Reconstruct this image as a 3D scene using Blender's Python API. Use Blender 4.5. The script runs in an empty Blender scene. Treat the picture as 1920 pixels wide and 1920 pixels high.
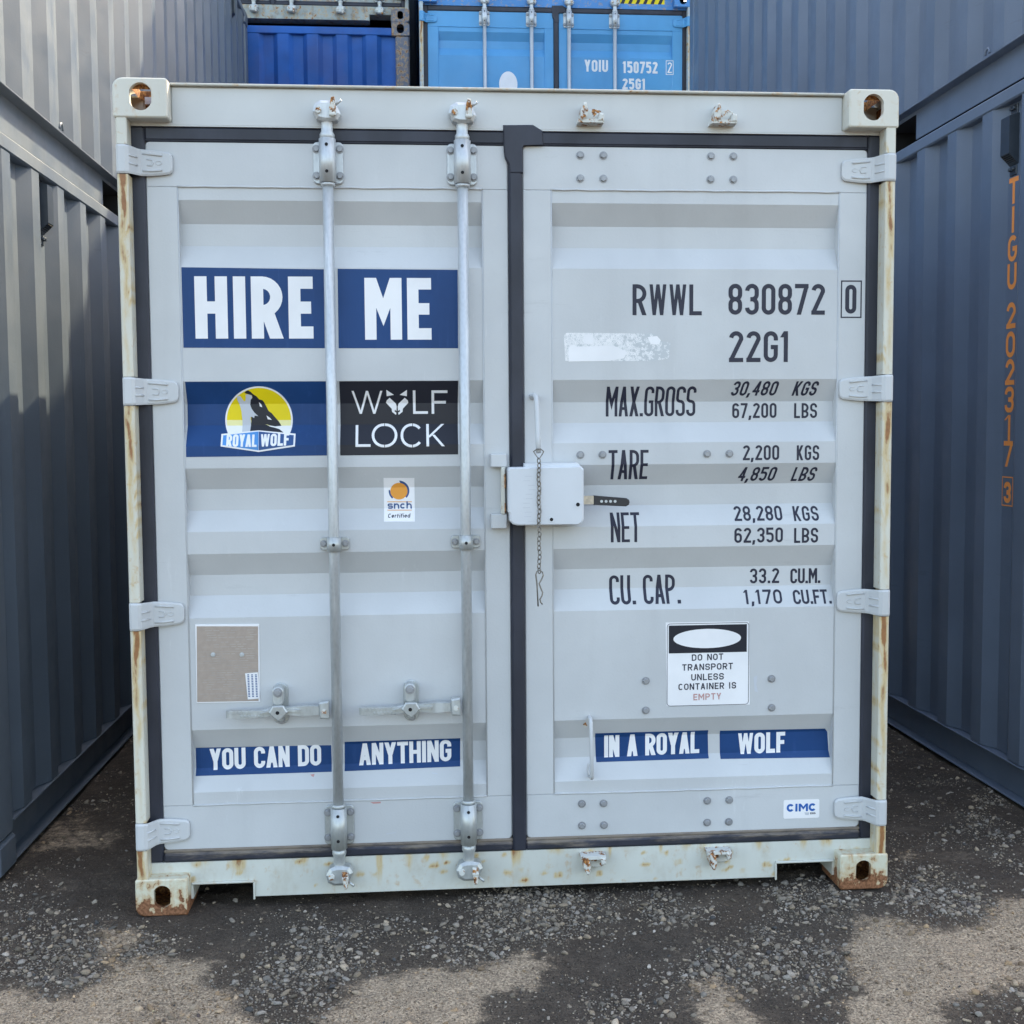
import bpy, math, random
import numpy as np
from math import radians, sin, cos, pi
from mathutils import Vector, Matrix
from mathutils.geometry import delaunay_2d_cdt
random.seed(7)
rng = np.random.default_rng(11)
S = bpy.context.scene
COL = S.collection

# ------------------------------------------------------------------ camera
CAM = np.array([-0.32087, -3.76464, 1.52312])
YAW, PITCH, ROLL, FPX = 0.0795075, -0.0681113, -0.0068968, 2246.86
def cam_axes():
    cy, sy, cp, sp = cos(YAW), sin(YAW), cos(PITCH), sin(PITCH)
    f = np.array([sy*cp, cy*cp, sp]); r = np.array([cy, -sy, 0.0]); u = np.cross(r, f)
    cr, sr = cos(ROLL), sin(ROLL)
    return cr*r + sr*u, -sr*r + cr*u, f
RX, UP, FW = cam_axes()
cd = bpy.data.cameras.new('camera'); cam = bpy.data.objects.new('camera', cd); COL.objects.link(cam)
cd.sensor_width = 36.0; cd.lens = FPX/1920*36.0; cd.clip_start = 0.05; cd.clip_end = 2000
cam.matrix_world = Matrix(((RX[0], UP[0], -FW[0], CAM[0]), (RX[1], UP[1], -FW[1], CAM[1]), (RX[2], UP[2], -FW[2], CAM[2]), (0, 0, 0, 1)))
S.camera = cam

# ------------------------------------------------------------------ light
SUN = Vector((0.595, 0.91, 1.0)).normalized()
SUN_EL = math.asin(SUN.z); SUN_AZ = math.atan2(SUN.x, SUN.y)
w = bpy.data.worlds.new('World'); S.world = w; w.use_nodes = True
nt = w.node_tree; nt.nodes.clear()
sky = nt.nodes.new('ShaderNodeTexSky'); sky.sky_type = 'NISHITA'; sky.sun_disc = False
sky.sun_elevation = SUN_EL; sky.sun_rotation = SUN_AZ; sky.air_density = 1.0; sky.dust_density = 3.0; sky.ozone_density = 1.0
bg = nt.nodes.new('ShaderNodeBackground'); bg.inputs[1].default_value = 0.15
wo = nt.nodes.new('ShaderNodeOutputWorld')
nt.links.new(sky.outputs[0], bg.inputs[0]); nt.links.new(bg.outputs[0], wo.inputs[0])
sl = bpy.data.lights.new('sun', 'SUN'); sl.energy = 2.0; sl.angle = radians(0.53); sl.color = (1.0, 0.955, 0.80)
so = bpy.data.objects.new('sun', sl); COL.objects.link(so); so.rotation_euler = SUN.to_track_quat('Z', 'Y').to_euler()
so.location = (6, 9, 14)
S.view_settings.view_transform = 'Standard'; S.view_settings.look = 'None'
S.view_settings.exposure = 2.42; S.view_settings.gamma = 1.0
S.view_settings.use_white_balance = True; S.view_settings.white_balance_temperature = 8000; S.view_settings.white_balance_tint = 8.0

# ------------------------------------------------------------------ measuring: where a point of the photograph lies on a real plane y = const
def DP(px, py, y=0.07):
    d = RX*((px-960)/FPX) - UP*((py-960)/FPX) + FW
    q = CAM + d*((y-CAM[1])/d[1])
    return float(q[0]), float(q[2])
def GP(px, py):
    d = RX*((px-960)/FPX) - UP*((py-960)/FPX) + FW
    q = CAM + d*((0-CAM[2])/d[2])
    return float(q[0]), float(q[1])

# ------------------------------------------------------------------ materials
class NB:
    def __init__(s, name):
        s.m = bpy.data.materials.new(name); s.m.use_nodes = True
        s.t = s.m.node_tree; s.t.nodes.clear()
        s.out = s.n('ShaderNodeOutputMaterial'); s.b = s.n('ShaderNodeBsdfPrincipled'); s.l(s.b.outputs[0], s.out.inputs[0])
        s.geo = s.n('ShaderNodeNewGeometry')
        s.oi = s.n('ShaderNodeObjectInfo')
    def n(s, t, **k):
        nd = s.t.nodes.new(t)
        for a, v in k.items(): setattr(nd, a, v)
        return nd
    def l(s, a, b): s.t.links.new(a, b)
    def vec(s, sc=(1, 1, 1)):
        m = s.n('ShaderNodeMapping'); m.inputs['Scale'].default_value = sc
        s.l(s.geo.outputs['Position'], m.inputs[0]); return m.outputs[0]
    def noise(s, scale, sc=(1, 1, 1), detail=4, rough=0.55, dist=0.0):
        q = s.n('ShaderNodeTexNoise'); q.inputs['Scale'].default_value = scale; q.inputs['Detail'].default_value = detail
        q.inputs['Roughness'].default_value = rough; q.inputs['Distortion'].default_value = dist
        s.l(s.vec(sc), q.inputs[0]); return q.outputs[0]
    def ramp(s, v, a, b, lo=0.0, hi=1.0, smooth=True):
        q = s.n('ShaderNodeMapRange'); q.interpolation_type = 'SMOOTHSTEP' if smooth else 'LINEAR'
        for i, x in enumerate((a, b, lo, hi)): q.inputs[i+1].default_value = x
        s.l(v, q.inputs[0]); return q.outputs[0]
    def math(s, op, a, b=None, clamp=False):
        q = s.n('ShaderNodeMath', operation=op, use_clamp=clamp)
        for i, x in enumerate((a, b)):
            if x is None: continue
            if isinstance(x, (int, float)): q.inputs[i].default_value = x
            else: s.l(x, q.inputs[i])
        return q.outputs[0]
    def mix(s, f, a, b):
        q = s.n('ShaderNodeMix', data_type='RGBA')
        for i, x in ((0, f), (6, a), (7, b)):
            if isinstance(x, (int, float)): q.inputs[i].default_value = x
            elif isinstance(x, (tuple, list)): q.inputs[i].default_value = (*x[:3], 1)
            else: s.l(x, q.inputs[i])
        return q.outputs[2]
    def attr(s, name, out=2):
        q = s.n('ShaderNodeAttribute'); q.attribute_name = name; return q.outputs[out]
    def sep(s):
        q = s.n('ShaderNodeSeparateXYZ'); s.l(s.geo.outputs['Position'], q.inputs[0]); return q.outputs
    def bump(s, h, strength=0.3, dist=0.002):
        q = s.n('ShaderNodeBump'); q.inputs['Strength'].default_value = strength; q.inputs['Distance'].default_value = dist
        s.l(h, q.inputs['Height']); s.l(q.outputs[0], s.b.inputs['Normal'])
    def fin(s, col, rough=0.5, metal=0.0, spec=0.5):
        i = s.b.inputs
        if isinstance(col, tuple): i['Base Color'].default_value = (*col, 1)
        else: s.l(col, i['Base Color'])
        if isinstance(rough, (int, float)): i['Roughness'].default_value = rough
        else: s.l(rough, i['Roughness'])
        i['Metallic'].default_value = metal; i['Specular IOR Level'].default_value = spec
        return s.m

RUST_D = (0.16, 0.062, 0.026); RUST_L = (0.46, 0.22, 0.075)
def paint(name, col, rough=0.42, vary=0.07, chips=0.0, streak=0.05, wave=0.0, rustgrad=None, dirt=0.0, dirtcol=(0.23, 0.19, 0.15), spec=0.5, blot=0.0, blotcol=(0, 0, 0), runs=False, scuff=0.0):
    b = NB(name)
    n1 = b.noise(2.3, detail=5); n2 = b.noise(7, sc=(1, 1, 0.07), detail=4); n3 = b.noise(90, detail=3)
    dk = tuple(c*(1-vary*1.6) for c in col); lt = tuple(min(1, c*(1+vary)) for c in col)
    c = b.mix(b.ramp(n1, 0.3, 0.7), dk, lt)
    c = b.mix(b.ramp(n2, 0.52, 0.78, 0, streak*4), c, tuple(x*0.80 for x in col))
    c = b.mix(b.ramp(n3, 0.60, 0.74, 0, 0.10), c, tuple(x*0.7 for x in col))
    if blot: c = b.mix(b.ramp(b.noise(1.7, detail=5, rough=0.6), 0.50, 0.64, 0, blot), c, blotcol)
    if dirt:
        nd = b.noise(14, sc=(1, 1, 0.6), detail=6, rough=0.65)
        c = b.mix(b.ramp(nd, 0.45, 0.72, 0, dirt), c, dirtcol)
    if scuff:
        s1 = b.noise(3.2, sc=(1, 1, 9), detail=7, rough=0.75); s2 = b.noise(4.5, detail=4)
        c = b.mix(b.math('MULTIPLY', b.ramp(s1, 0.60, 0.66, 0, scuff), b.ramp(s2, 0.48, 0.62)), c, tuple(x*0.62 for x in col))
        s3 = b.noise(5.0, sc=(9, 9, 1), detail=7, rough=0.75); s4 = b.noise(3.1, detail=4)
        c = b.mix(b.math('MULTIPLY', b.ramp(s3, 0.60, 0.68, 0, scuff), b.ramp(s4, 0.46, 0.62)), c, tuple(min(1, x*1.25+0.05) for x in col))
        c = b.mix(b.ramp(b.noise(1.3, sc=(1, 1, 1.6), detail=6, rough=0.65), 0.48, 0.72, 0, scuff*0.9), c, tuple(x*y for x, y in zip(col, (0.86, 0.86, 0.83))))
    st = b.attr('stain'); nz = b.noise(55, sc=(1, 1, 0.28), detail=5, rough=0.6)
    tot = b.math('MULTIPLY', st, b.ramp(nz, 0.25, 0.75, 0.35, 1.25), clamp=True)
    if chips or rustgrad:
        nc = b.math('ADD', b.math('MULTIPLY', b.noise(34, detail=7, rough=0.62, dist=0.4), 0.62), b.math('MULTIPLY', b.noise(42, sc=(1, 1, 0.16), detail=5, rough=0.6), 0.38)) if runs else b.noise(34, detail=7, rough=0.62, dist=0.4)
        v = nc
        if rustgrad:
            z = b.sep()[2]
            g = b.ramp(z, rustgrad[0], rustgrad[1], rustgrad[2], 0.0)
            v = b.math('ADD', nc, g)
        ch = b.ramp(v, 0.70-chips*0.2, 0.74-chips*0.2)
        halo = b.ramp(v, 0.56-chips*0.2, 0.74-chips*0.2, 0, 0.75)
        c = b.mix(halo, c, b.mix(b.noise(60), RUST_L, (0.55, 0.42, 0.22)))
        c = b.mix(ch, c, b.mix(b.ramp(b.noise(120), 0.4, 0.6), RUST_D, (0.30, 0.13, 0.065)))
    c = b.mix(b.ramp(tot, 0.05, 0.55, 0, 0.72), c, (0.56, 0.40, 0.17))
    c = b.mix(b.ramp(tot, 0.5, 1.0, 0, 0.95), c, b.mix(b.noise(80), (0.40, 0.16, 0.05), RUST_D))
    h = b.noise(140, detail=2)
    if wave:
        h = b.math('ADD', b.math('MULTIPLY', h, 0.05), b.math('MULTIPLY', b.noise(2.6, sc=(1, 1, 0.5), detail=2), wave))
        b.bump(h, 0.6, 0.01)
    else: b.bump(h, 0.10, 0.001)
    r = b.ramp(b.noise(6, detail=4), 0.3, 0.7, rough-0.06, rough+0.10)
    return b.fin(c, r, spec=spec)

def galv(name, col=(0.50, 0.53, 0.55), metal=0.45, drips=0.45, rough=0.40):
    b = NB(name)
    v = b.n('ShaderNodeTexVoronoi'); v.inputs['Scale'].default_value = 120; b.l(b.vec((1, 1, 0.5)), v.inputs[0])
    c = b.mix(b.ramp(v.outputs['Distance'], 0.1, 0.7), tuple(x*0.95 for x in col), tuple(min(1, x*1.04) for x in col))
    d = b.noise(34, sc=(1, 1, 0.10), detail=5, rough=0.6)
    c = b.mix(b.ramp(d, 0.54, 0.66, 0, drips), c, (0.74, 0.77, 0.79))
    c = b.mix(b.ramp(b.noise(70, sc=(1, 1, 0.12), detail=4), 0.58, 0.74, 0, drips*0.5), c, (0.33, 0.36, 0.39))
    b.bump(d, 0.15, 0.002)
    return b.fin(c, b.ramp(d, 0.4, 0.7, rough, rough+0.2), metal)

def plain(name, col, rough=0.5, metal=0.0, vary=0.10, scale=20, spec=0.5):
    b = NB(name); n = b.noise(scale, detail=4)
    c = b.mix(b.ramp(n, 0.3, 0.7), tuple(x*(1-vary) for x in col), tuple(min(1, x*(1+vary)) for x in col))
    b.bump(b.noise(scale*6, detail=2), 0.08, 0.001)
    return b.fin(c, rough, metal, spec)

def rusty(name, amount=0.5, base=(0.5, 0.5, 0.46)):
    b = NB(name); n = b.noise(45, detail=6, rough=0.65)
    c = b.mix(b.ramp(n, 0.55-amount*0.3, 0.62-amount*0.3), base, b.mix(b.ramp(b.noise(110), 0.4, 0.65), RUST_D, (0.5, 0.22, 0.07)))
    b.bump(n, 0.4, 0.002)
    return b.fin(c, 0.8, 0.0, 0.25)

def rubber(name, dirty=0.0):
    b = NB(name)
    c = b.mix(b.ramp(b.noise(9, sc=(1, 1, 0.4), detail=5), 0.35, 0.7), (0.016, 0.019, 0.031), (0.029, 0.033, 0.051))
    if dirty:
        z = b.sep()[2]
        g = b.ramp(z, 0.150, 0.205, 0.0, 0.5)
        m = b.math('ADD', b.noise(22, sc=(0.35, 1, 2.0), detail=6, rough=0.7), g)
        c = b.mix(b.ramp(m, 0.55, 0.92, 0, dirty), c, (0.26, 0.21, 0.16))
    b.bump(b.noise(60, detail=3), 0.10, 0.001)
    return b.fin(c, 0.5, 0.0, 0.45)

def vinyl(name, col, rough=0.32, vary=0.05, streak=0.0, spec=0.25):
    b = NB(name)
    c = b.mix(b.ramp(b.noise(5, detail=4), 0.3, 0.7), tuple(x*(1-vary) for x in col), tuple(min(1, x*(1+vary)) for x in col))
    if streak:
        c = b.mix(b.ramp(b.noise(60, sc=(1, 1, 0.10), detail=4), 0.55, 0.75, 0, streak), c, tuple(min(1, x*1.5+0.02) for x in col))
    return b.fin(c, rough, 0.0, spec)

def flaked(name):
    b = NB(name)
    v = b.n('ShaderNodeTexVoronoi', feature='DISTANCE_TO_EDGE'); v.inputs['Scale'].default_value = 260; b.l(b.geo.outputs['Position'], v.inputs[0])
    x = b.sep()[0]
    k = b.math('SUBTRACT', b.math('SUBTRACT', b.noise(70, detail=5), b.ramp(v.outputs['Distance'], 0.0, 0.12, 0.22, 0.0)), b.ramp(x, 0.30, 0.49, 0.0, 0.16))
    c = b.mix(b.ramp(k, 0.36, 0.40), (0.50, 0.53, 0.55), (0.80, 0.80, 0.81))
    return b.fin(c, 0.55)

M = {}
M['door'] = paint('pale_grey_door_paint', (0.535, 0.553, 0.570), 0.40, 0.045, streak=0.075, wave=0.12, scuff=0.22)
M['header'] = paint('pale_header_paint', (0.545, 0.56, 0.56), 0.42, 0.04, streak=0.05)
M['lip'] = paint('rust_edged_lip_paint', (0.50, 0.50, 0.46), 0.5, 0.06, chips=0.22)
M['frame'] = paint('weathered_frame_paint', (0.62, 0.61, 0.54), 0.45, 0.05, chips=0.05, streak=0.05)
M['sill'] = paint('scuffed_sill_paint', (0.585, 0.60, 0.555), 0.50, 0.06, chips=0.15, streak=0.10, dirt=0.38, dirtcol=(0.40, 0.34, 0.25), runs=True)
M['cast_top'] = paint('chipped_casting_paint', (0.63, 0.615, 0.55), 0.5, 0.05, chips=0.22, runs=True)
M['cast_low'] = paint('rusted_casting_paint', (0.62, 0.60, 0.48), 0.55, 0.06, chips=0.55, rustgrad=(0.0, 0.10, 0.20), runs=True)
M['rust'] = rusty('rust', 1.0, (0.2, 0.12, 0.08))
M['rustlug'] = rusty('rust_worn_white_steel', 0.24, (0.62, 0.62, 0.58))
M['lug'] = rusty('painted_steel_lug', 0.08, (0.60, 0.61, 0.58))
M['galv'] = galv('galvanised_steel')
M['galvp'] = galv('galvanised_painted_steel', (0.44, 0.465, 0.465), 0.42, 0.22, 0.34)
M['bolt'] = plain('grey_bolt_steel', (0.30, 0.31, 0.33), 0.45, 0.3)
M['rubber'] = rubber('black_rubber_seal'); M['rubberd'] = rubber('dusty_rubber_seal', 0.75)
M['hole'] = plain('dark_opening', (0.010, 0.010, 0.012), 0.9)
M['white'] = vinyl('white_vinyl', (0.80, 0.80, 0.82)); M['vblue'] = vinyl('navy_vinyl', (0.006, 0.050, 0.168), 0.45, 0.10, 0.22)
M['vblack'] = vinyl('black_vinyl', (0.022, 0.024, 0.034), 0.35); M['ink'] = vinyl('dark_lettering', (0.028, 0.030, 0.050), 0.4)
M['yellow'] = vinyl('yellow_print', (0.80, 0.62, 0.02)); M['sky'] = vinyl('light_blue_print', (0.06, 0.27, 0.62)); M['grey'] = vinyl('pale_grey_print', (0.52, 0.55, 0.60))
M['orange'] = vinyl('orange_print', (0.78, 0.32, 0.06)); M['midblue'] = vinyl('blue_print', (0.03, 0.09, 0.24)); M['makerblue'] = vinyl('bright_blue_letters', (0.015, 0.115, 0.40)); M['redfade'] = vinyl('faded_red_print', (0.52, 0.28, 0.27))
M['paleyellow'] = vinyl('pale_yellow_print', (0.85, 0.80, 0.40))
M['plate'] = plain('weathered_data_plate', (0.38, 0.312, 0.270), 0.5, 0.12, 0.05, 60); M['plate2'] = plain('raised_plate_text', (0.395, 0.345, 0.315), 0.5, 0.15)
M['flaked'] = flaked('flaked_white_sticker')
M['box'] = paint('white_lock_box_paint', (0.60, 0.63, 0.67), 0.36, 0.04, streak=0.03)
M['lever'] = plain('black_handle_plastic', (0.02, 0.021, 0.026), 0.45); M['brass'] = plain('worn_yellowed_steel', (0.50, 0.43, 0.34), 0.45, 0.2, 0.2, 60)
M['chain'] = plain('dull_chain_steel', (0.22, 0.205, 0.185), 0.45, 0.5, 0.2, 80)
M['left'] = paint('charcoal_container_paint', (0.102, 0.128, 0.164), 0.40, 0.06, streak=0.09, wave=0.28, scuff=0.30)
M['leftrail'] = paint('charcoal_rail_paint', (0.116, 0.142, 0.178), 0.42, 0.06, streak=0.04)
M['right'] = paint('slate_container_paint', (0.122, 0.160, 0.222), 0.38, 0.06, streak=0.09, wave=0.28, scuff=0.30)
M['rightrail'] = paint('slate_rail_paint', (0.126, 0.165, 0.228), 0.40, 0.06, streak=0.04)
M['vent'] = plain('dark_vent_plastic', (0.035, 0.045, 0.058), 0.35)
M['sign_orange'] = vinyl('orange_lettering', (1.0, 0.33, 0.085))
M['blue'] = paint('bright_blue_paint', (0.062, 0.325, 0.62), 0.42, 0.06, streak=0.05, wave=0.06)
M['blueframe'] = paint('worn_blue_frame_paint', (0.045, 0.24, 0.56), 0.45, 0.06, chips=0.16)
M['bluepost'] = paint('peeled_pale_post_paint', (0.42, 0.50, 0.54), 0.5, 0.08, chips=0.34)
M['royal'] = paint('faded_royal_blue_paint', (0.008, 0.100, 0.37), 0.5, 0.16, spec=0.3, streak=0.16, wave=0.1, blot=0.30, blotcol=(0.070, 0.085, 0.22))
M['royalpost'] = paint('rust_streaked_post_paint', (0.13, 0.15, 0.20), 0.6, 0.2, chips=0.55, streak=0.2, dirt=0.7, dirtcol=(0.20, 0.14, 0.10))
M['oldgrey'] = paint('stained_pale_grey_paint', (0.33, 0.38, 0.37), 0.55, 0.14, chips=0.42, streak=0.25, dirt=0.92, dirtcol=(0.20, 0.125, 0.075))
M['darkroof'] = paint('dull_grey_roof_paint', (0.22, 0.23, 0.24), 0.55, 0.1, dirt=0.2)

# ------------------------------------------------------------------ mesh builder
class MB:
    def __init__(s): s.v = []; s.f = []; s.mi = []; s.sm = []; s.mats = []; s.st = {}
    def mid(s, m):
        if m not in s.mats: s.mats.append(m)
        return s.mats.index(m)
    def add(s, vs, fs, m, smooth=False):
        o = len(s.v); s.v += [tuple(v) for v in vs]; k = s.mid(m)
        for f in fs: s.f.append([i+o for i in f]); s.mi.append(k); s.sm.append(smooth)
        return o
    def box(s, x0, x1, y0, y1, z0, z1, m, b=0.0):
        if b <= 0:
            vs = [(x, y, z) for z in (z0, z1) for y in (y0, y1) for x in (x0, x1)]
            s.add(vs, [(0, 2, 3, 1), (4, 5, 7, 6), (0, 1, 5, 4), (2, 6, 7, 3), (0, 4, 6, 2), (1, 3, 7, 5)], m); return
        b = min(b, (x1-x0)*0.45, (y1-y0)*0.45, (z1-z0)*0.45)
        vs = []; ix = {}
        for sx in (0, 1):
            for sy in (0, 1):
                for sz in (0, 1):
                    X, Y, Z = (x0, x1)[sx], (y0, y1)[sy], (z0, z1)[sz]
                    ins = ((b, -b)[sx], (b, -b)[sy], (b, -b)[sz])
                    for ax in range(3):
                        p = [X, Y, Z]
                        for k in range(3):
                            if k != ax: p[k] += ins[k]
                        ix[(sx, sy, sz, ax)] = len(vs); vs.append(tuple(p))
        fs = []
        for ax in range(3):
            o = [k for k in range(3) if k != ax]
            for sd in (0, 1):
                q = []
                for u, v in ((0, 0), (1, 0), (1, 1), (0, 1)):
                    c = [0, 0, 0]; c[ax] = sd; c[o[0]] = u; c[o[1]] = v; q.append(ix[(*c, ax)])
                fs.append(q)
        for ax in range(3):
            o = [k for k in range(3) if k != ax]
            for u in (0, 1):
                for v in (0, 1):
                    q = []
                    for sd, a in ((0, 0), (0, 1), (1, 1), (1, 0)):
                        c = [0, 0, 0]; c[ax] = sd; c[o[0]] = u; c[o[1]] = v; q.append(ix[(*c, o[a])])
                    fs.append(q)
        for sx in (0, 1):
            for sy in (0, 1):
                for sz in (0, 1): fs.append([ix[(sx, sy, sz, a)] for a in range(3)])
        # outward winding
        c = Vector(((x0+x1)/2, (y0+y1)/2, (z0+z1)/2)); out = []
        for f in fs:
            p = [Vector(vs[i]) for i in f]; nrm = (p[1]-p[0]).cross(p[2]-p[0])
            out.append(f if nrm.dot(sum(p, Vector())/len(p)-c) > 0 else f[::-1])
        s.add(vs, out, m)
    def prism(s, poly, y0, y1, m, cap=0.0):
        """poly in (x, z), extruded from y0 (front, towards the viewer) to y1; cap = small bevel of the front edge"""
        a = sum(poly[i][0]*poly[(i+1) % len(poly)][1]-poly[(i+1) % len(poly)][0]*poly[i][1] for i in range(len(poly)))
        if a < 0: poly = poly[::-1]
        n = len(poly); cx = sum(p[0] for p in poly)/n; cz = sum(p[1] for p in poly)/n
        def ins(p):
            d = math.hypot(p[0]-cx, p[1]-cz) or 1; k = max(0.0, 1-cap*1.3/d); return (cx+(p[0]-cx)*k, cz+(p[1]-cz)*k)
        vs = [(p[0], y1, p[1]) for p in poly]+[(p[0], y0+cap, p[1]) for p in poly]
        fs = [list(range(n))[::-1]]
        for i in range(n): j = (i+1) % n; fs.append([i, j, n+j, n+i])
        if cap:
            vs += [(*((ins(p)[0]), y0), ins(p)[1]) for p in poly]
            for i in range(n): j = (i+1) % n; fs.append([n+i, n+j, 2*n+j, 2*n+i])
            fs.append([2*n+i for i in range(n)])
        else: fs.append([n+i for i in range(n)])
        # first cap list was the back face; flip whole set so normals face outwards (front = -y)
        s.add(vs, fs, m)
    def tube(s, path, r, m, n=10, closed=False, caps=True):
        P = [Vector(p) for p in path]; k = len(P); rr = r if isinstance(r, (list, tuple)) else [r]*k
        vs = []; prev = None
        for i in range(k):
            if closed: t = P[(i+1) % k]-P[i-1]
            else: t = P[min(i+1, k-1)]-P[max(i-1, 0)]
            t.normalize()
            if prev is None:
                a = Vector((0, 0, 1)) if abs(t.z) < 0.9 else Vector((1, 0, 0)); u = t.cross(a).normalized()
            else:
                u = (prev-t*prev.dot(t)); u = u.normalized() if u.length > 1e-6 else t.orthogonal().normalized()
            prev = u; v = t.cross(u)
            for j in range(n):
                a = 2*pi*j/n; vs.append(P[i]+(u*cos(a)+v*sin(a))*rr[i])
        fs = []
        for i in range(k if closed else k-1):
            for j in range(n):
                a, b2 = i*n+j, i*n+(j+1) % n; c, d = ((i+1) % k)*n+(j+1) % n, ((i+1) % k)*n+j; fs.append([a, b2, c, d])
        o = s.add(vs, fs, m, True)
        if caps and not closed:
            s.f.append([o+j for j in range(n)][::-1]); s.mi.append(s.mid(m)); s.sm.append(False)
            s.f.append([o+(k-1)*n+j for j in range(n)]); s.mi.append(s.mid(m)); s.sm.append(False)
    def lathe(s, c, prof, m, n=20):
        """prof: list of (r, z) up a vertical axis through c = (x, y)"""
        vs = []; fs = []
        for r, z in prof:
            for j in range(n): a = 2*pi*j/n; vs.append((c[0]+r*cos(a), c[1]+r*sin(a), z))
        for i in range(len(prof)-1):
            for j in range(n): fs.append([i*n+j, i*n+(j+1) % n, (i+1)*n+(j+1) % n, (i+1)*n+j])
        s.add(vs, fs, m, True)
    def hexbolt(s, x, y, z, r, h, m, rot=0.3):
        s.disc(x, y, z, r*1.35, 0.0018, m, 14)
        vs = []
        for (rr, yy) in ((r, y), (r, y-h*0.8), (r*0.82, y-h)):
            for j in range(6): a = rot+j*pi/3; vs.append((x+rr*cos(a), yy, z+rr*sin(a)))
        fs = [[k*6+j, k*6+(j+1) % 6, (k+1)*6+(j+1) % 6, (k+1)*6+j] for k in (0, 1) for j in range(6)]+[[12+j for j in range(6)]]
        s.add(vs, fs, m)
    def disc(s, x, y, z, r, h, m, n=14):
        vs = [(x+r*cos(2*pi*j/n), yy, z+r*sin(2*pi*j/n)) for yy in (y, y-h) for j in range(n)]
        s.add(vs, [[j, (j+1) % n, n+(j+1) % n, n+j] for j in range(n)]+[[n+j for j in range(n)]], m)
    def slab(s, xs, zs, keep, y0, y1, m, back=True):
        """a plate cut on a grid: cells where keep(xc, zc) holds, front at y0, back at y1, with its edges"""
        nx, nz = len(xs)-1, len(zs)-1; K = [[keep((xs[i]+xs[i+1])/2, (zs[j]+zs[j+1])/2) for j in range(nz)] for i in range(nx)]
        V = {}; vs = []; fs = []
        def vid(i, j, k):
            if (i, j, k) not in V: V[(i, j, k)] = len(vs); vs.append((xs[i], (y0, y1)[k], zs[j]))
            return V[(i, j, k)]
        for i in range(nx):
            for j in range(nz):
                if not K[i][j]: continue
                fs.append([vid(i, j, 0), vid(i+1, j, 0), vid(i+1, j+1, 0), vid(i, j+1, 0)])
                if back: fs.append([vid(i, j+1, 1), vid(i+1, j+1, 1), vid(i+1, j, 1), vid(i, j, 1)])
                for di, dj, a, b in ((-1, 0, (i, j+1), (i, j)), (1, 0, (i+1, j), (i+1, j+1)), (0, -1, (i, j), (i+1, j)), (0, 1, (i+1, j+1), (i, j+1))):
                    p, q = i+di, j+dj
                    if 0 <= p < nx and 0 <= q < nz and K[p][q]: continue
                    fs.append([vid(*b, 0), vid(*a, 0), vid(*a, 1), vid(*b, 1)])
        s.add(vs, fs, m)
    def build(s, name, parent=None, stain=None):
        me = bpy.data.meshes.new(name); me.from_pydata(s.v, [], s.f)
        for m in s.mats: me.materials.append(m)
        me.polygons.foreach_set('material_index', s.mi); me.polygons.foreach_set('use_smooth', s.sm)
        if stain:
            a = me.attributes.new('stain', 'FLOAT', 'POINT'); a.data.foreach_set('value', [float(stain(*v)) for v in s.v])
        import bmesh
        bm = bmesh.new(); bm.from_mesh(me); bmesh.ops.recalc_face_normals(bm, faces=bm.faces); bm.to_mesh(me); bm.free()
        me.update()
        o = bpy.data.objects.new(name, me); COL.objects.link(o)
        if parent: o.parent = parent
        return o
def one(name, parent, fn, *a, **k):
    b = MB(); getattr(b, fn)(*a, **k); return b.build(name, parent)
def thing(name, loc, label, cat, group=None, rz=0.0):
    o = bpy.data.objects.new(name, None); COL.objects.link(o); o.location = loc; o.rotation_euler = (0, 0, rz); o.empty_display_size = 0.2
    o['label'] = label; o['category'] = cat
    if group: o['group'] = group
    return o
def rrect(x0, x1, z0, z1, r, n=5):
    out = []
    for cx, cz, a0 in ((x1-r, z0+r, -pi/2), (x1-r, z1-r, 0), (x0+r, z1-r, pi/2), (x0+r, z0+r, pi)):
        for i in range(n+1): a = a0+pi/2*i/n; out.append((cx+r*cos(a), cz+r*sin(a)))
    return out
def ell(cx, cz, rx, rz, n=36, a0=0, a1=2*pi):
    return [(cx+rx*cos(a0+(a1-a0)*i/n), cz+rz*sin(a0+(a1-a0)*i/n)) for i in range(n if a1-a0 > 6.28 else n+1)]

# ------------------------------------------------------------------ lettering: stroke alphabet
def arc(cx, cy, rx, ry, a0, a1, n=7):
    return [(cx+rx*cos(radians(a0+(a1-a0)*i/n)), cy+ry*sin(radians(a0+(a1-a0)*i/n))) for i in range(n+1)]
def rib(pts, t, closed=False):
    P = [np.array(p, float) for p in pts]; q = [P[0]]
    for p in P[1:]:
        if np.linalg.norm(p-q[-1]) > 1e-7: q.append(p)
    if closed and np.linalg.norm(q[0]-q[-1]) < 1e-7: q.pop()
    P = q; n = len(P); L = []; Rr = []
    for i in range(n):
        if closed: a, b = P[i-1], P[(i+1) % n]
        else: a, b = P[max(i-1, 0)], P[min(i+1, n-1)]
        d1 = P[i]-a; d2 = b-P[i]
        l1, l2 = np.linalg.norm(d1), np.linalg.norm(d2)
        d1 = d1/l1 if l1 > 1e-9 else d2/l2; d2 = d2/l2 if l2 > 1e-9 else d1
        m = d1+d2; m /= (np.linalg.norm(m) or 1); nn = np.array([-m[1], m[0]])
        k = 1/max(0.5, float(nn @ np.array([-d1[1], d1[0]])))
        L.append(P[i]+nn*t/2*k); Rr.append(P[i]-nn*t/2*k)
    out = []
    for i in range(n if closed else n-1):
        j = (i+1) % n; out.append([tuple(L[i]), tuple(Rr[i]), tuple(Rr[j]), tuple(L[j])])
    return out
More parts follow.
